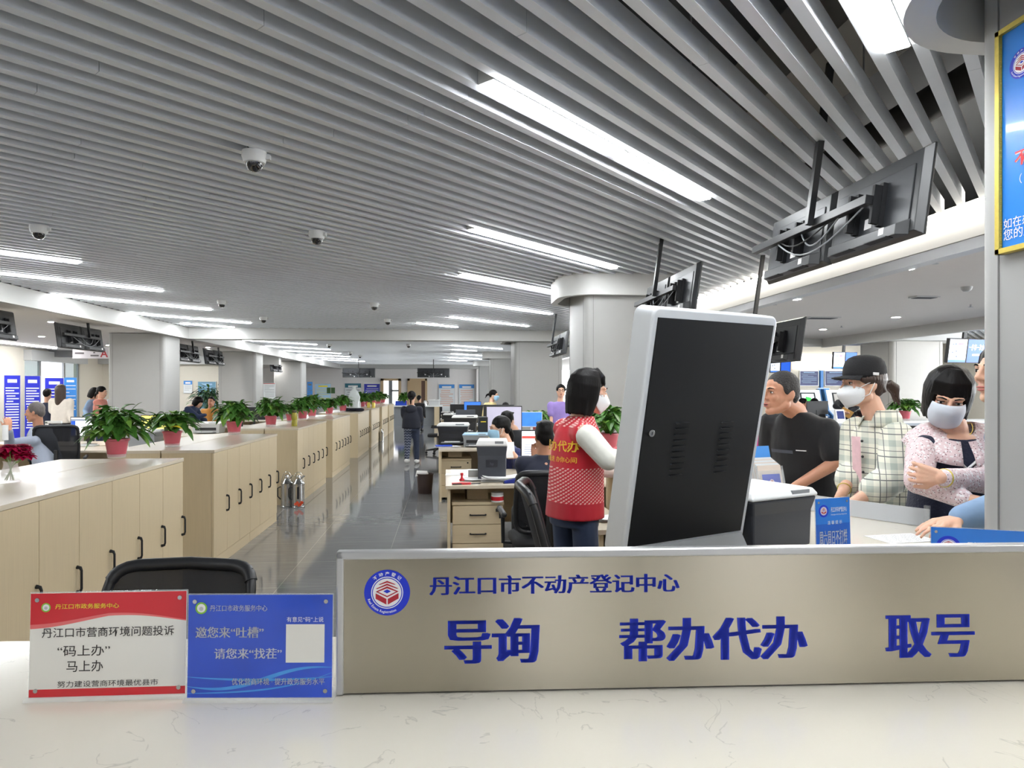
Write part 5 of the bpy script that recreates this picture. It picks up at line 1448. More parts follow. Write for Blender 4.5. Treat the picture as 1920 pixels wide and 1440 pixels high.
# chairs of the hall
def visitor_chair(label, px, py_top, d, rz):
    u, v = uv(px, d)
    e = thing('visitor_chair', label, 'chair', (u, v, 0), rz, 'visitor chairs behind the counter')
    ht = zz(py_top, d); P = rrect(-.22, 0, .22, ht - .5, .08)
    MB().loft([[(a, -.24 - .12*(b/(ht - .5)), .5 + b) for a, b in P], [(a, -.21 - .12*(b/(ht - .5)), .5 + b) for a, b in P]]).build('backrest', black, e, smooth=.7)
    P = rrect(-.24, -.24, .24, .22, .06); MB().loft([[(a, b, .44) for a, b in P], [(a, b, .48) for a, b in P]]).build('seat', blackm, e, smooth=.7)
    for s_ in (-1, 1):
        MB().tube([(s_*.25, .2, .0), (s_*.25, .2, .64), (s_*.25, .15, .67), (s_*.25, -.2, .67), (s_*.25, -.25, .62), (s_*.25, -.3, 0)], .014, 8).build('arm_frame', chrome, e, smooth=1)
    MB().b2((-.25, -.02, .42), (.25, .02, .44)).build('cross_rail', chrome, e)
    return e
visitor_chair('black visitor chair with chrome frame between plaid shirt and navy vest', 1716, 802, 5.6, 2.6)
visitor_chair('black chair back just behind the plaid shirt, farther from the counter', 1705, 800, 7.6, .3)
# ---------------------------------------------------------------- people
skin = mat('skin', sr(222,176,150), .5, var=.05, scale=30, bump=.06, bscale=220, sss=.12)
skin_t = mat('skin_tan', sr(196,142,114), .5, var=.06, scale=30, bump=.08, bscale=200, sss=.12)
hair_m = mat('black_hair', sr(17,15,15), .48, var=.35, scale=4, stretch=(40, 40, 3), bump=.25, bscale=2.2, spec=.15)
hair_b = mat('brown_hair', sr(58,42,34), .4, var=.4, scale=4, stretch=(60, 60, 4), bump=.5, bscale=2.2)
hair_g = mat('greying_hair', sr(92,86,84), .5, var=.4, scale=60, bump=.5, bscale=120)
hair_s = mat('cropped_hair', sr(30,27,27), .6, var=.4, scale=90, bump=.8, bscale=140)
lip = mat('lips', sr(176,96,90), .45); eye_d = mat('eye_dark', sr(24,18,16), .15); eye_w = mat('eye_white', sr(226,220,214), .25)
mask_w = mat('mask_white', sr(236,238,240), .7, var=.02, bump=.15, bscale=40); mask_b = mat('mask_blue', sr(158,200,228), .7, var=.05, bump=.2, bscale=30); mask_g = mat('mask_grey', sr(206,212,222), .75, var=.03, bump=.2, bscale=24)
def cloth(name, c, **k): return mat(name, c, k.pop('rough', .85), var=k.pop('var', .08), scale=k.pop('scale', 18), bump=k.pop('bump', .45), bscale=k.pop('bscale', 9), sheen=.1, **k)
jean = cloth('denim_dark', sr(44,56,82), var=.18); black_c = cloth('black_cloth', sr(26,27,31)); navy_c = cloth('navy_cloth', sr(28,34,56))

def frame(yaw, pitch=0, roll=0):       # columns: right, forward, up; yaw counted in the camera's ground plane, 90 = away, 270 = towards
    a = math.radians(yaw) - TH
    return (Matrix.Rotation(a - PI/2, 3, 'Z') @ Matrix.Rotation(math.radians(pitch), 3, 'X') @ Matrix.Rotation(math.radians(roll), 3, 'Y'))
def add_hand(mb, wrist, d, palm_n, k=1.0, curl=.5, thumb=1, spread=.06):
    # five separate bent fingers rooted in a palm; d along the hand, palm_n out of the palm, thumb = side sign
    d = d.normalized(); palm_n = (palm_n - d * palm_n.dot(d)).normalized(); s_ = d.cross(palm_n)
    W_ = Vector(wrist)
    for o_ in (-.027, -.009, .009, .027):
        mb.rc(W_ + d*.012*k + s_*o_*.55*k, .0165*k, W_ + d*.082*k + s_*o_*1.12*k, .0125*k, 10)
    for i, (o_, L) in enumerate(((-.031, .066), (-.0105, .078), (.0105, .073), (.030, .058))):
        o2 = o_ if thumb > 0 else -o_
        p = W_ + d*.084*k + s_*o2*1.15*k; ang = .15 + curl*.25; r = .0088*k
        fd = (d + s_*o2*spread*12).normalized()
        for q, fr in enumerate((.45, .32, .27)):
            v = fd*math.cos(ang) + palm_n*math.sin(ang)
            p2 = p + v*L*fr*1.15*k; mb.rc(p, r, p2, r*.9, 8); p, r = p2, r*.9; ang += curl
    t0 = W_ + d*.03*k - s_*.022*k*thumb; td = (d*.65 - s_*.7*thumb + palm_n*.3).normalized(); td2 = (d*.9 - s_*.2*thumb + palm_n*(.25 + curl*.3)).normalized()
    p1 = t0 + td*.042*k; p2 = p1 + td2*.032*k; p3 = p2 + td2*.024*k
    mb.rc(t0, .015*k, p1, .0115*k, 8).rc(p1, .0112*k, p2, .0098*k, 8).rc(p2, .0098*k, p3, .0085*k, 8)

def person(label, head, hy, torso, ty, d, chest, pel, arms=None, vox=.006, k=1.0, skin_=None, hair='short', hair_mat=None, top=None, sleeves='long', sleeve_mat=None, bottom=None, shoe=None,
           mask=None, pitch=0, roll=0, seated=None, hands=True, group=None, hem=None, width=1.0, depth=1.0, collar=None, scoop=False, legs=True, walk=0, face=True, puff=1.0, belly=0, knees=None, mouth_open=False, loose=1.0, vneck=False):
    """head, chest, pel, arms: photo points (px, py, distance) of head centre, middle of the shoulder line, hips and joints"""
    W3 = lambda p: Vector(at(*p))
    Hc, Ch, Pe = W3(head), W3(chest), W3(pel)
    base = Vector((Pe.x, Pe.y, 0))
    if seated: base = Vector((Pe.x, Pe.y, 0))
    e = thing('person', label, 'person', base, 0, group)
    B = Matrix.Translation(-base)
    L3 = lambda p: B @ W3(p)
    Hc, Ch, Pe = B @ Hc, B @ Ch, B @ Pe
    Hf = frame(hy, pitch, roll); Tf = frame(ty)
    R_, Fw = Tf.col[0].copy(), Tf.col[1].copy()
    sk = skin_ or skin; hm = hair_mat or hair_m
    hp = lambda x, y, z: Hc + Hf @ (Vector((x, y, z)) * k)
    HM = Hf
    mb = MB()
    def hell(c, r, m=None): mb.ell(hp(*c), [q*k for q in r], HM if m is None else HM @ m, 20, 12)
    # --- head
    hell((0, -.014, .03), (.077, .094, .092)); hell((0, .026, -.028), (.061, .066, .086)); hell((0, .0, -.03), (.066, .07, .07))
    for s_ in (-1, 1):
        mb.rc(hp(s_*.048, .005, -.062), .027*k, hp(s_*.012, .066, -.097), .021*k, 12)
        hell((s_*.037, .068, -.022), (.021, .019, .022)); hell((s_*.013, .1, -.027), (.0085, .009, .0075))
        hell((s_*.077, -.012, -.008), (.009, .019, .031), Matrix.Rotation(.25, 3, 'X') @ Matrix.Rotation(s_*.35, 3, 'Z'))
        hell((s_*.073, -.002, -.03), (.009, .011, .012))
        hell((s_*.032, .079, .006), (.017, .009, .010))
        mb.rc(hp(s_*.012, .09, .027), .009*k, hp(s_*.046, .077, .025), .008*k, 8)
    hell((0, .075, -.1), (.021, .02, .019))
    mb.rc(hp(0, .09, .02), .0085*k, hp(0, .111, -.02), .0125*k, 10)
    hell((0, .09, -.055), (.024, .012, .012)); hell((0, .089, -.07), (.02, .011, .008)); 
    off = Hc - Ch; off.z = 0; off = off*.28
    nb = Ch + Vector((0, 0, .045*k)) + off
    mb.rc(hp(0, -.022, -.05), .052*k, nb + Fw*.0, .058*k, 14)
    mb.rc(nb, .058*k, Ch - Vector((0, 0, .06)), .066*k, 14)
    if vneck: mb.ell(Ch + Fw*.018 + off*.3, (.098, .080, .03), Tf)
    if scoop: mb.ell(Ch + Fw*(.062 if scoop is True else .045)*depth + Vector((0, 0, .012)), (.062*scoop, .045, .075*scoop), Tf)
    # --- trunk and limbs
    sh = .168*k*width
    sp = Ch - Pe
    for f, r in ((.05, .11), (.3, .105), (.6, .11), (.85, .1)): pass
    mb.chain([Pe, Pe + sp*.4, Pe + sp*.78], [.115*k, .1*k, .105*k], 14)
    A = {}
    for s_, nm in ((-1, 'L'), (1, 'R')):
        S = Ch + R_*s_*sh - Vector((0, 0, .03*k))
        a = (arms or {}).get(nm)
        if a is None: E_ = S + R_*s_*.05 - Vector((0, 0, .28*k)) - Fw*.03; Wr = E_ - Vector((0, 0, .24*k)) + Fw*.08
        else: E_, Wr = L3(a[0]), L3(a[1])
        if a is not None and len(a) > 2 and isinstance(a[2], dict) and 's' in a[2]: S = L3(a[2]['s'])
        A[nm] = (S, E_, Wr, a[2] if a is not None and len(a) > 2 else {})
        mb.rc(S, .046*k, E_, .038*k, 12).rc(E_, .038*k, Wr, .027*k, 12)
        mb.rc(Ch - Vector((0, 0, .03)), .06*k, S, .05*k, 10)
        o_ = A[nm][3]
        if hands:
            fd = o_.get('d'); fd = Tf @ Vector(fd) if fd else (Wr - E_)
            pn = o_.get('n'); pn = Tf @ Vector(pn) if pn else -R_*s_
            add_hand(mb, Wr, fd, pn, k, o_.get('curl', .45), o_.get('t', s_))
    hips, kn, an = {}, {}, {}
    if legs:
        for s_ in (-1, 1):
            h_ = Pe + R_*s_*.088*k - Vector((0, 0, .02))
            if seated:
                kk = h_ + Fw*.42*k - Vector((0, 0, .0)) + R_*s_*.04; kk.z = max(.46, h_.z - .06); aa = Vector((kk.x, kk.y, .09)) + Fw*.02
            else:
                st = walk * s_
                aa = h_ + Fw*st*1.0; aa.z = .085 + (0 if st >= 0 else .03); kk = (h_ + aa)/2 + Fw*(.03 + abs(st)*.15); kk.z = h_.z*.53
            mb.rc(h_, .060*k, kk, .048*k, 12).rc(kk, .052*k, aa, .037*k, 12).rc(aa - Fw*.04 - Vector((0, 0, .045)), .032, aa + Fw*.13 - Vector((0, 0, .055)), .026, 10)
            hips[s_], kn[s_], an[s_] = h_, kk, aa
    mb.build('body', sk, e, smooth=3, remesh=vox, iters=3)
    # --- face details
    if face:
        for s_ in (-1, 1):
            MB().ell(hp(s_*.032, .0835, .006), [q*k for q in (.0125, .0062, .0052)], HM).build('eye', eye_w, e, smooth=3)
            MB().ell(hp(s_*.032, .0868, .006), [q*k for q in (.0058, .0042, .0052)], HM).build('iris', eye_d, e, smooth=3)
            MB().tube([hp(s_*.019, .0865, .011), hp(s_*.032, .0895, .0125), hp(s_*.046, .0805, .009)], .0017*k, 6).build('eyelid', hair_m, e, smooth=3)
            MB().tube([hp(s_*.014, .096, .027), hp(s_*.03, .094, .032), hp(s_*.049, .083, .028)], [.003*k, .0036*k, .0016*k], 6).build('eyebrow', hair_m if hair != 'grey' else hair_g, e, smooth=3)
        if not mask:
            m_ = MB(); m_.ell(hp(0, .0985, -.0575), [q*k for q in (.021, .0055, .0045)], HM); m_.ell(hp(0, .097, -.068), [q*k for q in (.018, .0055, .005)], HM); m_.build('lips', lip, e, smooth=3)
            if mouth_open: MB().ell(hp(0, .099, -.0625), [q*k for q in (.014, .005, .0035)], HM).build('mouth', eye_d, e, smooth=3)
    # --- hair
    hb = MB()
    def he(c, r): hb.ell(hp(*c), [q*k for q in r], HM, 20, 12)
    rnd = random.Random(len(label))
    if hair in ('short', 'grey', 'crop'):
        he((0, -.020, .046), (.081, .093, .084)); he((0, -.062, -.0), (.066, .045, .07))
        for s_ in (-1, 1): he((s_*.062, -.03, .02), (.02, .05, .05)); he((s_*.068, .01, .03), (.012, .022, .035))
        if hair == 'short':
            for i in range(26):
                a = rnd.uniform(-1.2, 1.2); q = rnd.uniform(-.06, .05)
                hb.rc(hp(.06*math.sin(a), q, .118 - .02*abs(a)), .013*k, hp(.068*math.sin(a), q + .03, .118 - .022*abs(a) + rnd.uniform(0, .012)), .006*k, 6)
    else:
        he((0, -.02, .045), (.085, .097, .086)); he((0, -.055, .0), (.076, .056, .075))
        ln = {'bob': .14, 'long': .40, 'bobshort': .115, 'tie': .06, 'pony': .06, 'cap': .05}[hair]
        n_ = 30
        for i in range(n_):                         # locks falling from the crown over sides and back
            am = 2.0 if hair == 'bob' else 2.3
            a = -am + 2*am * i/(n_ - 1)
            x, y = math.sin(a), -math.cos(a)
            if y > .62 and hair in ('tie', 'pony', 'cap'): continue
            rx, ry = .083, .098
            L = ln * (1 - .05*rnd.random()) * (.94 if abs(a) > 1.9 else 1)
            p = [hp(.02*x, -.014, .118), hp(rx*.6*x, ry*.6*y - .016, .102), hp(rx*.9*x, ry*.9*y - .017, .068), hp(rx*x, ry*y - .018, .025), hp(rx*.97*x, ry*y - .018, .02 - L*.5), hp((rx*.86 + .012*rnd.random())*x, ry*(y*.84) - .022, .0 - L)]
            if hair in ('tie', 'pony', 'cap'): p = [p[0], p[1], p[2], hp(rx*x*.97, ry*y*.95 - .016, .025), hp(.05*x, -.085, -.03)]
            hb.chain(p, [.012*k, .014*k, .015*k, .016*k, .015*k, .008*k][:len(p)], 8)
        if hair in ('bob', 'bobshort', 'long'):     # fringe
            for i in range(12):
                x = -.06 + .12*i/11
                hb.chain([hp(x*.4, .02, .125), hp(x*1.0, .07 - abs(x)*.35, .085), hp(x*1.15, .088 - abs(x)*.5, .045 - (.02 if hair == 'bobshort' else .0) + .012*rnd.random())], [.012*k, .013*k, .006*k], 8)
        if hair == 'tie':
            he((0, -.105, -.045), (.03, .026, .03))
            hb.chain([hp(0, -.11, -.05), hp(0, -.12, -.1), hp(.0, -.11, -.17)], [.024*k, .024*k, .01*k], 8)
        if hair in ('pony', 'cap'):
            for i in range(14):
                dx, dz_ = rnd.uniform(-.02, .02), rnd.uniform(-.02, .02)
                hb.chain([hp(0, -.095, -.015), hp(dx, -.145, .0 + dz_*.6), hp(dx*1.4, -.18, -.03 + dz_), hp(dx*1.6, -.185 + dz_, -.085 + dz_*1.5)], [.017*k, .014*k, .012*k, .004*k], 8)
    hb.build('hair', hm, e, smooth=3, remesh=vox*.8 if vox < .012 else vox, iters=2)
    if hair == 'cap':
        cb = MB()
        n_ = 28
        def ring(f, z, g=0): return [hp((.092*f)*math.cos(2*PI*i/n_), (.108*f)*math.sin(2*PI*i/n_) - .012, z + g*math.sin(2*PI*i/n_)) for i in range(n_)]
        cb.loft([ring(1.0, .036, -.004), ring(1.01, .06), ring(.98, .09), ring(.9, .118), ring(.74, .138), ring(.5, .15), ring(.22, .155), ring(.04, .156)])
        cb.build('cap', mat('cap_black', sr(22,22,25), .85, bump=.2, bscale=200), e, smooth=3)
        vb = MB(); up_, lo = [], []
        for i in range(13):
            t = -1 + 2*i/12; x = .082*t; y1 = .088*math.sqrt(max(0, 1 - (t*.86)**2)); y2 = y1 + .075*(1 - t*t*.72)
            z0 = .048; z1 = .036 - .018*(1 - t*t)*0 - .012*t*t
            up_.append((hp(x*.95, y1*.98, z0), hp(x*1.02, y2, z1))); lo.append((hp(x*.95, y1*.98, z0 - .004), hp(x*1.02, y2, z1 - .004)))
        for a, b, c, d2 in zip(up_, up_[1:], lo, lo[1:]): vb.poly([a[0], b[0], b[1], a[1]]); vb.poly([c[0], c[1], d2[1], d2[0]]); vb.poly([a[1], b[1], d2[1], c[1]]); vb.poly([a[0], c[0], d2[0], b[0]])
        vb.build('cap_visor', MATS['cap_black'], e, smooth=1)
        MB().hexa([hp(-.095, -.03, .046), hp(-.094, .0, .048), hp(-.090, .0, .048), hp(-.091, -.03, .046), hp(-.0955, -.03, .06), hp(-.0945, .0, .062), hp(-.091, .0, .062), hp(-.092, -.03, .06)]).build('cap_label', white, e)
    # --- mask
    if mask:
        if mask == 'kn': cl = ((.106, -.002), (.124, -.022), (.142, -.046), (.134, -.066), (.112, -.094), (.086, -.122)); zs = (-.022, -.074)
        else: cl = ((.108, .006), (.130, -.014), (.132, -.040), (.125, -.068), (.106, -.098), (.082, -.124)); zs = (-.012, -.088)
        m2 = MB(); NC = 14; rows = []
        for i, (yc, zc) in enumerate(cl):
            t = i/(len(cl) - 1); row = []
            for j in range(NC + 1):
                s_ = -1 + 2*j/NC; ss = math.sin(s_*PI/2)
                cw = max(0, 1 - abs(s_)**(1.5 if mask == 'kn' else 2.1))
                wx_ = .074 - .012*abs(t - .45)
                y_ = .030 + (yc - .030)*cw**.8; z_ = zc*cw**.6 + (zs[0] + (zs[1] - zs[0])*t)*(1 - cw**.6)
                row.append(hp(wx_*(s_*.45 + ss*.55), y_, z_))
            rows.append(row)
        m2.grid(rows)
        o = m2.build('face_mask', {'kn': mask_w, 'blue': mask_b, 'grey': mask_g, 'white': mask_w}[mask], e, smooth=3, sub=1)
        so = o.modifiers.new('thick', 'SOLIDIFY'); so.thickness = .003*k; so.offset = 1
        for s_ in (-1, 1):
            sb = MB()
            sb.tube([hp(s_*.06, .06, -.022), hp(s_*.078, .02, .004), hp(s_*.087, -.018, .02)], .0022*k, 6); sb.tube([hp(s_*.06, .055, -.075), hp(s_*.079, .01, -.05), hp(s_*.087, -.018, .02)], .0022*k, 6)
            sb.build('ear_loop', mask_w, e, smooth=3)
    # --- clothes
    hem_p = L3(hem) if hem else Pe - Vector((0, 0, .09))
    tb = MB()
    def ringat(c, rx, ry, rot=None, n=26, sq=2.4):
        out = []
        for i in range(n):
            t = 2*PI*i/n; cx, sy = math.cos(t), math.sin(t)
            out.append(c + R_*rx*(abs(cx)**(2/sq))*(1 if cx > 0 else -1) + Fw*ry*(abs(sy)**(2/sq))*(1 if sy > 0 else -1))
        return out
    w_, dp = width*k, depth*k
    P_ = lambda f: hem_p.lerp(Ch, f)
    tb.loft([ringat(hem_p, .178*w_*loose, .132*dp*loose), ringat(P_(.25), .170*w_*loose, (.126 + belly)*dp*loose), ringat(P_(.5), .166*w_*loose, (.122 + belly)*dp*loose), ringat(P_(.75), .176*w_, .122*dp), ringat(P_(.9), .160*w_, .105*dp), ringat(Ch + Vector((0, 0, .006*k)) + off*.3, .112*w_, .082*dp)] + ([] if vneck else [ringat(Ch + Vector((0, 0, .042*k)) + off*.9, .074*k, .07*k)]))
    tm = top or black_c
    smt = sleeve_mat
    sb = tb if smt is None else MB()
    for nm, (S, E_, Wr, o_) in A.items():
        S0 = S
        if smt is not None: S = S.lerp(E_, .13)
        tb.rc(Ch - Vector((0, 0, .05*k)), .08*k, S if smt is None else Ch.lerp(S0, .86) - Vector((0, 0, .012)), .066*k, 12)
        if sleeves == 'none' and smt is None: continue
        sb.rc(S, .066*k*puff, S.lerp(E_, .55 if sleeves == 'short' else 1), .058*k*puff, 12) if sleeves != 'short' else sb.rc(S, .068*k*puff, S.lerp(E_, .72), .066*k*puff, 12)
        if sleeves == 'long': sb.rc(E_, .057*k*puff, E_.lerp(Wr, .93), .041*k*puff, 12)
        if sleeves == 'rolled': sb.rc(E_, .060*k*puff, E_.lerp(Wr, .35), .055*k*puff, 12); sb.rc(E_.lerp(Wr, .22), .062*k*puff, E_.lerp(Wr, .42), .058*k*puff, 12)
        if sleeves == 'elbow': sb.rc(E_, .060*k*puff, E_.lerp(Wr, .12), .055*k*puff, 12)
    o = tb.build('top', tm, e, smooth=3, remesh=vox*1.3, iters=8 if vox < .008 else 3); e['_'] = 0; del e['_']
    if smt is not None: sb.build('sleeves', smt, e, smooth=3, remesh=vox*1.2, iters=5)
    if legs:
        pb = MB()
        pb.loft([ringat(Pe - Vector((0, 0, .10*k)), .165*w_, .118*dp), ringat(Pe, .170*w_, .122*dp), ringat(Pe + Vector((0, 0, .10*k)), .155*w_, .112*dp)])
        for s_ in (-1, 1): pb.rc(hips[s_], .09*k*min(1, width)**1.5, kn[s_], .070*k, 12).rc(kn[s_], .070*k, an[s_] + Vector((0, 0, .03)), .058*k, 12)
        pb.build('trousers', bottom or jean, e, smooth=3, remesh=max(.009, vox*1.5), iters=6)
        for s_ in (-1, 1):
            MB().rc(an[s_] - Fw*.04 - Vector((0, 0, .035)), .05, an[s_] + Fw*.13 - Vector((0, 0, .043)), .042, 12).build('shoe', shoe or blackm, e, smooth=3)
    e['fr'] = 0; del e['fr']
    PEOPLE[label] = dict(e=e, hp=hp, Ch=Ch, Pe=Pe, R=R_, F=Fw, A=A, B=B, hem=hem_p)
    return e
PEOPLE = {}

# ---- woman in the red volunteer vest
vest_m = cloth('vest_red', sr(206,22,44), bump=.2, rough=.6)
nt, mx, mp = nodes(vest_m); X_, Y_, Z_ = xyz(vest_m)
a_ = math_(nt, 'ADD', math_(nt, 'MULTIPLY', X_, .8), math_(nt, 'MULTIPLY', Z_, -1.0)); b_ = math_(nt, 'ADD', math_(nt, 'MULTIPLY', X_, .8), math_(nt, 'MULTIPLY', Z_, 1.0))
net = math_(nt, 'MULTIPLY', math_(nt, 'GREATER_THAN', math_(nt, 'SINE', math_(nt, 'MULTIPLY', a_, 330)), .1), math_(nt, 'GREATER_THAN', math_(nt, 'SINE', math_(nt, 'MULTIPLY', b_, 330)), -.6))
zone = math_(nt, 'ADD', math_(nt, 'MULTIPLY', math_(nt, 'GREATER_THAN', Z_, .985), math_(nt, 'LESS_THAN', Z_, 1.175)), math_(nt, 'GREATER_THAN', Z_, 1.395))
over(vest_m, math_(nt, 'MULTIPLY', zone, math_(nt, 'MULTIPLY', net, .7)), sr(252,220,212))
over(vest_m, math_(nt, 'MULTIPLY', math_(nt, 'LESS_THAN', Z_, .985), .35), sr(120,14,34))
cream_c = cloth('cream_shirt', sr(232,232,222), bump=.3, bscale=7); red_knit = cloth('red_knit', sr(176,48,62), bump=.8, bscale=90)
LB = 'woman in a red mesh vest with yellow characters, standing beside the kiosk'
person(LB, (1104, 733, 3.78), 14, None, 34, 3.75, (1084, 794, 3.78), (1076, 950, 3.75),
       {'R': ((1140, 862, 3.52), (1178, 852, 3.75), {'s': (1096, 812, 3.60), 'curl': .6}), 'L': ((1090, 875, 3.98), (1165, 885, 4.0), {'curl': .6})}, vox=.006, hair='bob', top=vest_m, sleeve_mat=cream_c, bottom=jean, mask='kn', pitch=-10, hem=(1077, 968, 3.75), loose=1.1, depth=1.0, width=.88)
q = PEOPLE[LB]; e = q['e']
S_, E_, Wr = q['A']['R'][:3]
MB().rc(E_.lerp(Wr, .35), .055, Wr, .05).rc(E_.lerp(Wr, .5), .058, E_.lerp(Wr, .6), .058).build('knit_cuff', red_knit, e, smooth=3, remesh=.008)
# yellow lettering wrapped on her back
Ym = mat('yellow_lettering', sr(240,196,50), .5, var=.03)
def on_back(a, b):                       # a to the right as one reads, b upwards, measured from the middle of her back
    z = b; c = q['hem'].lerp(q['Ch'], (z - q['hem'].z)/(q['Ch'].z - q['hem'].z))
    rx, ry = .165, .136; t = max(-.95, min(.95, a/rx)); y = -ry*(1 - abs(t)**2.4)**(1/2.4)
    return c + q['R']*a + q['F']*(y - .002)
text('帮办代办', e, -.14, 1.262, h=.062, w=.28, mt=Ym, bold=.02, lift=on_back)
text('跟着走 办你心间', e, -.125, 1.205, h=.032, w=.25, mt=Ym, bold=.01, lift=on_back)

# ---- man in the black T-shirt
tee = cloth('black_tee', sr(16,16,20), bump=.6, bscale=6)
LB2 = 'man in a black T-shirt leaning with one hand on the white counter'
person(LB2, (1463, 738, 4.02), 198, None, 217, 4.2, (1503, 786, 4.12), (1530, 940, 4.3),
       {'L': ((1566, 868, 3.92), (1492, 912, 3.97), {'s': (1552, 806, 4.0), 'd': (.25, .9, -.35), 'n': (0, -.2, -1), 'curl': .35}), 'R': ((1440, 880, 4.35), (1425, 925, 4.15), {'n': (0, 0, -1), 'curl': .2})}, vox=.006, k=1.07, skin_=skin_t, hair='crop', hair_mat=hair_s, top=tee, sleeves='short', bottom=black_c, hem=(1530, 985, 4.28), width=1.15, depth=1.12, scoop=True, belly=.02, mouth_open=True)
e = PEOPLE[LB2]['e']; q2 = PEOPLE[LB2]
def front(q, a, b, off, rx=.2, ry=.15):
    c = q['hem'].lerp(q['Ch'], (b - q['hem'].z)/(q['Ch'].z - q['hem'].z)); t = max(-.95, min(.95, a/rx)); y = ry*(1 - abs(t)**2.4)**(1/2.4)
    return c + q['R']*a + q['F']*(y + off)
def patch(q, a0, a1, b0, b1, off, m, name, n=8, **k):
    mb = MB()
    for i in range(n):
        x0, x1 = a0 + (a1 - a0)*i/n, a0 + (a1 - a0)*(i+1)/n
        mb.poly([front(q, x0, b0, off, **k), front(q, x1, b0, off, **k), front(q, x1, b1, off, **k), front(q, x0, b1, off, **k)])
    return mb.build(name, m, q['e'], smooth=3)
patch(q2, -.02, .14, 1.215, 1.235, .012, mat('dark_print', sr(58,62,74), .6), 'chest_print', ry=.17, rx=.21); patch(q2, -.10, -.04, 1.235, 1.241, .012, white_ink, 'chest_mark', ry=.17, rx=.21)

# ---- woman in the black cap and plaid shirt
plaid = cloth('plaid_shirt', sr(232,230,214), bump=.35, bscale=7, var=.04)
nt, mx, mp = nodes(plaid); X_, Y_, Z_ = xyz(plaid)
hx = math_(nt, 'ADD', math_(nt, 'MULTIPLY', X_, .87), math_(nt, 'MULTIPLY', Y_, -.49))
def band(src, period, off, wd): return math_(nt, 'LESS_THAN', math_(nt, 'MODULO', math_(nt, 'ADD', src, 50 + off), period), wd)
wide = math_(nt, 'ADD', math_(nt, 'MULTIPLY', band(hx, .105, 0, .03), .5), math_(nt, 'MULTIPLY', band(Z_, .105, .02, .03), .5))
over(plaid, math_(nt, 'MULTIPLY', wide, .62), sr(128,150,144))
fine = math_(nt, 'MAXIMUM', math_(nt, 'MAXIMUM', band(hx, .105, .05, .005), band(Z_, .105, .07, .005)), math_(nt, 'MAXIMUM', band(hx, .105, .022, .003), band(Z_, .105, .042, .003)))
over(plaid, math_(nt, 'MULTIPLY', fine, .8), sr(58,66,70))
LB3 = 'woman in a black cap, white mask and open plaid shirt'
person(LB3, (1617, 721, 3.52), 184, None, 196, 3.5, (1654, 803, 3.5), (1660, 950, 3.6),
       {'L': ((1672, 898, 3.24), (1598, 944, 3.22), {'s': (1683, 822, 3.34), 'd': (.25, .9, -.3), 'n': (.3, 0, -1), 'curl': .5}), 'R': ((1600, 885, 3.62), (1580, 922, 3.42), {'d': (-.1, .45, -.9), 'n': (-1, 0, 0), 'curl': .5})}, vox=.006, hair='cap', hair_mat=hair_b, top=plaid, sleeves='rolled', bottom=jean, mask='kn', hem=(1660, 985, 3.55), puff=1.28, loose=1.12, depth=1.15, width=1.04)
q3 = PEOPLE[LB3]; e = q3['e']
# collar, pink undershirt strip, buttons, bracelet
nbp = q3['Ch'] + Vector((0, 0, .045))
mb = MB(); n_ = 22
def cring(r0, r1, z, off=0): return [nbp + q3['R']*r0*math.cos(t) + q3['F']*(r1*math.sin(t) + off) + Vector((0, 0, z)) for t in [PI/2 + .35 + (2*PI - .7)*i/(n_-1) for i in range(n_)]]
rows = [cring(.066, .064, .035, -.005), cring(.07, .07, .05, -.005), cring(.088, .092, .02, .0), cring(.105, .115, -.03, .01)]
mb.grid(rows)
o = mb.build('collar', plaid, e, smooth=3); so = o.modifiers.new('thick', 'SOLIDIFY'); so.thickness = .004
patch(q3, -.03, .03, .96, 1.36, .008, mat('pink_undershirt', sr(240,200,205), .8, var=.2, scale=30), 'undershirt', rx=.19, ry=.162)
mb = MB()
for z in (1.34, 1.26, 1.18, 1.10, 1.02): mb.ell(front(q3, -.045, z, .014, rx=.19, ry=.162), (.007, .007, .007), n=10, k=6)
mb.build('button', black, e, smooth=3)
S_, E_, Wr = q3['A']['R'][:3]; c_ = E_.lerp(Wr, .86); d_ = (Wr - E_).normalized(); sA = d_.orthogonal().normalized(); sB = d_.cross(sA)
MB().tube([c_ + sA*.032*math.cos(t) + sB*.032*math.sin(t) for t in [2*PI*i/20 for i in range(21)]], .0025, 6).build('bracelet', gold, e, smooth=3)

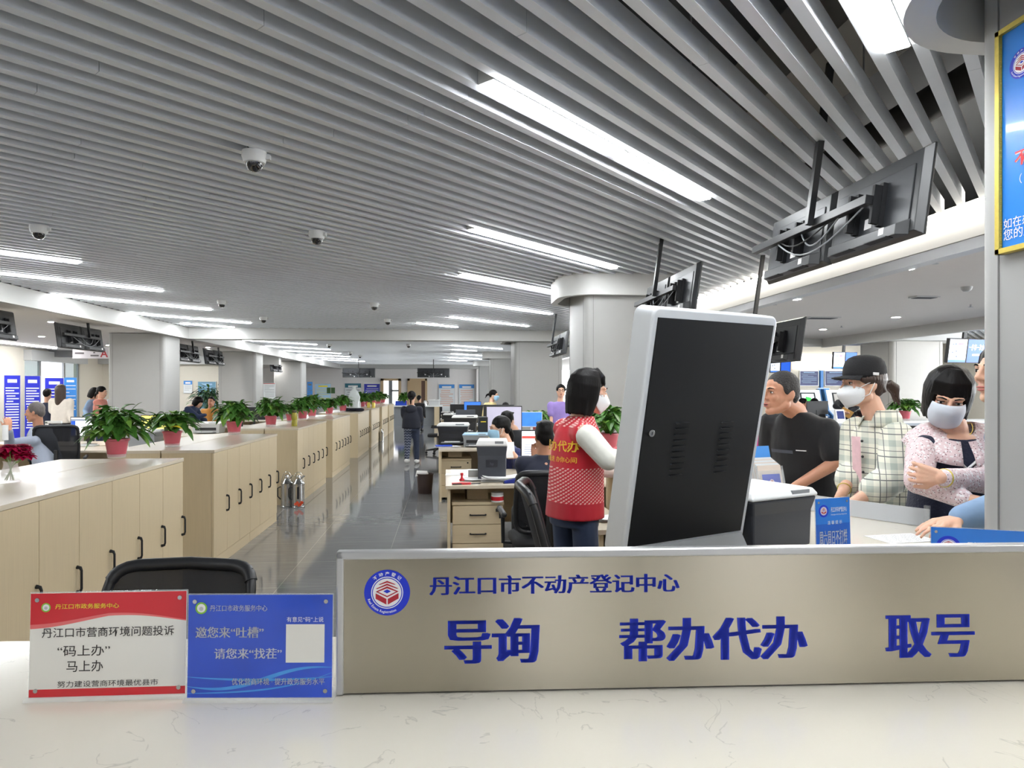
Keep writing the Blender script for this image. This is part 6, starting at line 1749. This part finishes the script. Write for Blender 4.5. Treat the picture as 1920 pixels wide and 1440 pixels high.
# ---- woman with folded arms in the navy knitted vest
floral = cloth('floral_blouse', sr(228,206,208), bump=.4, bscale=8, var=.03)
nt, mx, mp = nodes(floral)
vo = nt.nodes.new('ShaderNodeTexVoronoi'); vo.inputs['Scale'].default_value = 70; nt.links.new(mp.outputs[0], vo.inputs[0])
over(floral, math_(nt, 'MULTIPLY', math_(nt, 'LESS_THAN', vo.outputs['Distance'], .36), .8), sr(248,246,246))
v2 = nt.nodes.new('ShaderNodeTexVoronoi'); v2.inputs['Scale'].default_value = 90; nt.links.new(mp.outputs[0], v2.inputs[0])
over(floral, math_(nt, 'MULTIPLY', math_(nt, 'LESS_THAN', v2.outputs['Distance'], .24), .8), sr(110,66,74))
knit = cloth('navy_knit', sr(26,31,54), bump=.5, bscale=120)
LB4 = 'woman with folded arms in navy knitted vest over floral blouse'
person(LB4, (1778, 741, 2.93), 240, None, 256, 2.95, (1790, 822, 2.98), (1785, 985, 3.0),
       {'R': ((1722, 902, 2.86), (1812, 938, 2.66), {'s': (1729, 838, 2.97), 'curl': .5, 'n': (0, -1, 0)}), 'L': ((1850, 902, 2.80), (1768, 896, 2.68), {'s': (1852, 838, 2.97), 'd': (.8, -.55, .12), 'n': (-.5, -1, 0), 'curl': .7})}, vox=.0052, hair='bobshort', top=knit, vneck=True, depth=1.16, sleeve_mat=floral, bottom=navy_c, mask='grey', pitch=-27, roll=-8, hem=(1783, 970, 3.0), puff=.98, width=1.0)
q4 = PEOPLE[LB4]; e = q4['e']
mb = MB(); n_ = 30; nbp = q4['Ch'] + Vector((0, 0, .055))
rows = []
for f, z in ((.08, .02), (.45, .008), (.8, -.03), (1, -.07)):
    row = []
    for i in range(n_):
        t = PI/2 + .12 + (2*PI - .24)*i/(n_-1); fr = max(0, math.sin(t))
        row.append(nbp + q4['R']*(.066 + .145*f)*math.cos(t) + q4['F']*((.066 + .105*f)*math.sin(t)) + Vector((0, 0, z - .05*f*fr - .06*fr*(1 - f*.3))))
    rows.append(row)
mb.grid(rows)
o = mb.build('collar', floral, e, smooth=3); so = o.modifiers.new('thick', 'SOLIDIFY'); so.thickness = .004
MB().tube([front(q4, a, 1.315 - .05*(1 - abs(a)/.05), .012, rx=.18, ry=.137) for a in (-.05, -.025, 0, .025, .05)], .006, 6).build('neck_trim', white, e, smooth=3)
mb = MB(); c_ = front(q4, -.09, 1.275, .016, rx=.18, ry=.14); mb.ell(c_, (.026, .012, .02)).ell(c_ + Vector((0, 0, .025)), (.017, .012, .015)); mb.ell(c_ + Vector((-.014, 0, .04)), (.006, .006, .01)); mb.ell(c_ + Vector((.012, 0, .04)), (.006, .006, .01)); mb.build('white_pompom', white, e, smooth=3)
MB().tube([nbp + q4['R']*.062*math.cos(t) + q4['F']*(.066*math.sin(t) + .01) + Vector((0, 0, .012 - .055*max(0, math.sin(t)))) for t in [2*PI*i/28 for i in range(29)]], .0018, 6).build('necklace', gold, e, smooth=3)
S_, E_, Wr = q4['A']['L'][:3]; d_ = (Wr - E_).normalized(); sA = d_.orthogonal().normalized(); sB = d_.cross(sA)
MB().tube([E_.lerp(Wr, .97) + sA*.034*math.cos(t) + sB*.034*math.sin(t) for t in [2*PI*i/20 for i in range(21)]], .0045, 6).build('wrist_watch', gold, e, smooth=3)
for s_ in (-1, 1): MB().ell(q4['hp'](s_*.082, .0, -.045), (.006, .006, .006)).build('earring', white, e, smooth=3)

# ---- woman in denim, mostly behind the near column
denim = cloth('denim_light', sr(128,156,188), bump=.5, bscale=8, var=.12)
person('woman in light denim shirt, half hidden by the near grey column, hand on paper', (1882, 698, 2.62), 186, None, 195, 2.6, (1962, 815, 2.68), (2000, 960, 2.75),
       {'L': ((1905, 945, 2.42), (1800, 974, 2.36), {'s': (1975, 850, 2.5), 'd': (.1, .95, -.12), 'n': (0, 0, -1), 'curl': .2}), 'R': ((1930, 900, 2.8), (1900, 960, 2.7))}, vox=.006, hair='tie', top=denim, sleeves='long', bottom=jean, hem=(2000, 1010, 2.75), puff=1.2)

# ---- people at the desks
bluef = cloth('navy_floral', sr(40,48,96), var=.5, scale=40); jacket = cloth('dark_jacket', sr(28,33,52))
person('man in a dark jacket seated at the nearest desk, hand raised to his face', (1022, 818, 5.25), 100, None, 98, 5.2, (1020, 862, 5.25), (1020, 955, 5.15),
       {'L': ((988, 905, 5.25), (1003, 862, 5.55), {'d': (.1, .2, 1), 'n': (0, -1, 0), 'curl': .7}), 'R': ((1062, 905, 5.3), (1050, 880, 5.6))}, vox=.009, skin_=skin_t, hair='short', top=jacket, bottom=black_c, seated=True, hem=(1020, 950, 5.15))
u, v = uv(1020, 5.05); office_chair('black mesh chair of the man in the dark jacket', (u, v + .12, 0), -TH*.0 + .05, h=.98)
person('masked woman in navy floral blouse seated behind the dark printer', (937, 803, 7.5), 196, None, 200, 7.5, (958, 843, 7.55), (962, 905, 7.6),
       {'L': ((975, 888, 7.35), (968, 858, 7.15), {'d': (.2, .6, .5), 'n': (1, 0, 0), 'curl': .6}), 'R': ((945, 885, 7.6), (935, 865, 7.4))}, vox=.011, k=1.1, hair='tie', top=bluef, bottom=black_c, mask='blue', seated=True, pitch=-8, hem=(962, 900, 7.6))
u, v = uv(962, 7.1); o = MB().b2((-.05, -.002, 0), (.05, .002, .17)).build('held_paper', white, loc=(u - .02, v + .02, .88), rz=.3); o.rotation_euler = (-.25, 0, .3); tag(o, 'sheet of paper held up by the masked seated woman', 'papers')
person('dark-haired person in a black jacket seated right behind the masked woman', (952, 789, 9.0), 60, None, 80, 9.0, (968, 812, 9.0), (968, 866, 9.0), None, vox=.013, k=1.08, hair='short', top=black_c, bottom=black_c, seated=True, face=False)
person('curly dark head showing above the black monitors', (948, 765, 14.4), 90, None, 90, 14.4, (948, 785, 14.4), (948, 820, 14.4), None, vox=.02, hair='short', top=black_c, seated=True, hands=False, face=False)
yellow_c = cloth('yellow_check', sr(222,206,150), var=.25, scale=40)
person('masked woman in pale yellow shirt standing at the far desks', (926, 741, 15.4), 345, None, 330, 15.4, (919, 757, 15.4), (915, 796, 15.5), None, vox=.018, hair='pony', top=yellow_c, mask='blue', pitch=-8, hands=False)
purple_c = cloth('purple_blouse', sr(150,128,196), var=.1)
person('smiling woman with glasses in a purple blouse beside the round-crowned column', (1052, 733, 12.4), 268, None, 265, 12.4, (1050, 757, 12.4), (1050, 800, 12.4),
       {'R': ((1034, 782, 12.35), (1033, 803, 12.3)), 'L': ((1068, 782, 12.4), (1066, 803, 12.3))}, vox=.014, hair='tie', top=purple_c, sleeves='short', puff=1.08, bottom=black_c)
e = PEOPLE['smiling woman with glasses in a purple blouse beside the round-crowned column']; hp = e['hp']; mb = MB()
for s_ in (-1, 1): mb.tube([hp(s_*.033 + .026*math.cos(t), .1, .004 + .02*math.sin(t)) for t in [2*PI*i/16 for i in range(17)]], .003, 5)
mb.tube([hp(-.01, .104, .006), hp(.01, .104, .006)], .003, 5); mb.build('glasses', blackm, e['e'], smooth=3)
MB().tube([hp(-.10, -.03, -.17), hp(-.05, .08, -.26), hp(.02, .11, -.5)], .008, 6).build('bag_strap', blackm, e['e'], smooth=3)

# ---- woman walking down the aisle
patt = cloth('patterned_trousers', sr(48,58,82), var=.3, scale=30)
nt, mx, mp = nodes(patt); X_, Y_, Z_ = xyz(patt)
tri = math_(nt, 'GREATER_THAN', math_(nt, 'SINE', math_(nt, 'ADD', math_(nt, 'MULTIPLY', Z_, 110), math_(nt, 'MULTIPLY', math_(nt, 'ABSOLUTE', math_(nt, 'SINE', math_(nt, 'MULTIPLY', X_, 50))), 2.6))), .35)
over(patt, math_(nt, 'MULTIPLY', math_(nt, 'MULTIPLY', tri, math_(nt, 'LESS_THAN', X_, .0)), .5), sr(170,176,192))
hood = cloth('black_hoodie', sr(22,26,40))
LW = 'woman in a dark hoodie and patterned trousers walking away down the aisle'
person(LW, (772, 744, 14.5), 88, None, 88, 14.5, (772, 765, 14.5), (772, 800, 14.5),
       {'L': ((757, 778, 14.5), (757, 783, 14.75)), 'R': ((788, 786, 14.5), (790, 796, 14.8))}, vox=.013, hair='tie', top=hood, bottom=patt, shoe=white, walk=.10, hem=(772, 803, 14.5), loose=1.2, puff=1.15, hands=False, face=False)
q5 = PEOPLE[LW]
MB().ell(q5['Ch'] - q5['F']*.08 + Vector((0, 0, -.03)), (.13, .06, .1)).build('hood', hood, q5['e'], smooth=3)
mb = MB(); mb.ell(q5['Ch'] + Vector((0, 0, .05)), (.075, .07, .02)); mb.build('white_collar', white, q5['e'], smooth=3)
person('person in black and jeans at the far counter beyond the walking woman', (786, 747, 26), 80, None, 80, 26, (786, 757, 26), (787, 774, 26), None, vox=.025, hair='tie', top=black_c, hands=False, face=False)

# ---- left side
grey_shirt = cloth('grey_blue_shirt', sr(160,168,184), bump=.6, bscale=6)
person('grey-haired man in a pale blue-grey shirt seated by the picture edge, hand raised', (66, 773, 9.0), 192, None, 190, 9.0, (74, 807, 9.05), (92, 880, 9.0),
       {'L': ((18, 832, 8.75), (17, 806, 8.55), {'s': (66, 826, 8.85), 'd': (0, .1, 1), 'n': (.6, .6, 0), 'curl': .35}), 'R': ((30, 838, 9.3), (10, 838, 9.2))}, vox=.009, k=1.08, skin_=skin_t, hair='grey', hair_mat=hair_g, top=grey_shirt, bottom=black_c, seated=True, hem=(92, 874, 9.0), width=1.08, pitch=-6, depth=1.15)
e = PEOPLE['grey-haired man in a pale blue-grey shirt seated by the picture edge, hand raised']
nb = e['Ch'] + Vector((0, 0, .05)); MB().tube([nb + e['R']*.075*math.cos(t) + e['F']*.075*math.sin(t) for t in [2*PI*i/20 for i in range(21)]], .005, 6).build('lanyard', blue_print, e['e'], smooth=3)
u, v = uv(10, 8.5); tag(MB().cyl((0, 0, 0), (0, 0, .19), .033, n=20).build('paper_roll', white, loc=(u, v, .985 - .02), smooth=.6), 'white roll of paper held by the grey-haired man', 'papers')
cream_k = cloth('white_sweater', sr(224,216,206), bump=.4)
person('long-haired woman in a white sweater standing with her back to us near the entrance', (114, 732, 14.0), 95, None, 95, 14.0, (115, 751, 14.0), (115, 785, 14.0), {'R': ((131, 770, 14.0), (134, 790, 13.9)), 'L': ((98, 770, 14.0), (97, 760, 14.2))}, vox=.014, hair='long', hair_mat=hair_b, top=cream_k, bottom=black_c, puff=1.25, loose=1.1, hands=False, face=False)
person('man in dark clothes standing before the wide blue stand', (89, 739, 15.2), 100, None, 100, 15.2, (88, 758, 15.2), (88, 792, 15.2), None, vox=.016, hair='short', top=navy_c, bottom=black_c, hands=False, face=False)
person('woman in a denim jacket bending forward near the entrance', (178, 737, 15.2), 20, None, 15, 15.2, (173, 752, 15.2), (166, 785, 15.2), {'R': ((160, 770, 15.0), (163, 778, 14.9)), 'L': ((180, 772, 15.4), (188, 776, 15.4))}, vox=.016, hair='bob', top=denim, bottom=black_c, pitch=-25, hands=False)
pink_k = cloth('pink_sweater', sr(216,142,126))
person('woman in a salmon pink sweater looking at papers near the entrance', (191, 735, 14.8), 5, None, 10, 14.8, (188, 752, 14.8), (187, 782, 14.8), {'R': ((194, 772, 14.6), (206, 770, 14.7)), 'L': ((196, 770, 15.0), (207, 770, 15.0))}, vox=.015, hair='tie', top=pink_k, puff=1.2, pitch=-12)
person('person in a pale shirt mostly hidden by the first square column', (214, 734, 15.6), 180, None, 180, 15.6, (213, 750, 15.6), (213, 782, 15.6), None, vox=.018, hair='short', top=cloth('pale_shirt', sr(205,210,216)), hands=False)
orange_c = cloth('ochre_jacket', sr(196,136,62))
person('dark-haired person in a blue jacket bent over a desk behind the first square column', (372, 754, 17.0), 350, None, 350, 17.0, (360, 764, 17.0), (346, 782, 17.0), {'R': ((372, 782, 16.8), (384, 778, 16.8)), 'L': ((374, 780, 17.3), (386, 778, 17.3))}, vox=.02, k=1.1, hair='bobshort', top=cloth('blue_jacket', sr(38,52,84)), seated=True, pitch=-35, hands=False)
person('person in an ochre jacket resting chin on hand before the tall bushy plant', (396, 753, 18.2), 275, None, 270, 18.2, (394, 769, 18.2), (394, 796, 18.2), {'L': ((404, 780, 18.0), (400, 764, 18.0), {'d': (0, .1, 1), 'curl': .8})}, vox=.02, k=1.12, skin_=skin_t, hair='short', top=orange_c, seated=True)

# ---- service hall
suit = cloth('black_suit', sr(26,27,34))
person('woman in a black suit behind the service counter holding an envelope', (1590, 733, 14.2), 200, None, 240, 14.2, (1588, 752, 14.2), (1586, 796, 14.2), {'L': ((1606, 768, 14.1), (1592, 772, 13.95)), 'R': ((1566, 762, 14.1), (1580, 770, 13.95))}, vox=.016, hair='tie', top=suit, bottom=black_c)
u, v = uv(1587, 13.9); o = tag(MB().b2((-.12, -.004, -.08), (.12, .004, .08)).build('envelope', mat('manila', sr(196,150,84), .7), loc=(u, v, zz(774, 13.9)), rz=-.2), 'brown envelope in the hands of the woman in black suit', 'envelope'); o.rotation_euler = (.3, .5, -.2)
e = PEOPLE['woman in a black suit behind the service counter holding an envelope']
patch(e, -.035, .035, e['Ch'].z - .22, e['Ch'].z - .03, .01, white, 'shirt_front', rx=.17, ry=.135)
person('seated visitor in profile at the service counter above the black shoulder', (1507, 757, 14.8), 340, None, 340, 14.8, (1503, 772, 14.8), (1503, 805, 14.8), None, vox=.018, skin_=skin_t, hair='short', top=black_c, seated=True, hands=False)
person('seated visitor facing us beside the black-backed service monitor', (1527, 757, 15.2), 250, None, 260, 15.2, (1527, 772, 15.2), (1527, 805, 15.2), None, vox=.018, hair='bobshort', top=black_c, seated=True, hands=False)
stripe = cloth('black_pinstripe', sr(24,25,30)); nt, mx, mp = nodes(stripe); X_, Y_, Z_ = xyz(stripe)
over(stripe, math_(nt, 'LESS_THAN', math_(nt, 'MODULO', math_(nt, 'ADD', X_, 50), .045), .003), sr(120,120,126))
person('person in black pinstripe bending behind the plaid shirt', (1625, 792, 5.6), 190, None, 190, 5.6, (1606, 822, 5.6), (1600, 905, 5.7), {'L': ((1580, 868, 5.4), (1586, 905, 5.3), {'s': (1584, 828, 5.4)}), 'R': ((1575, 860, 5.8), (1572, 900, 5.7))}, vox=.012, hair='short', top=stripe, bottom=black_c, pitch=-20, seated=True)
person('person in bright pink mostly hidden behind the kiosk', (1402, 752, 5.6), 200, None, 210, 5.6, (1412, 800, 5.6), (1412, 930, 5.6), None, vox=.012, hair='bobshort', top=cloth('magenta_top', sr(214,40,140)), bottom=black_c)

mb = MB(); leaf(mb, Vector((-.29, -.0, .20)), Vector((-.3, -.75, .2)), .11, .04, .45)
mb.build('yellow_leaf', leaf_y, plants[1], smooth=3)
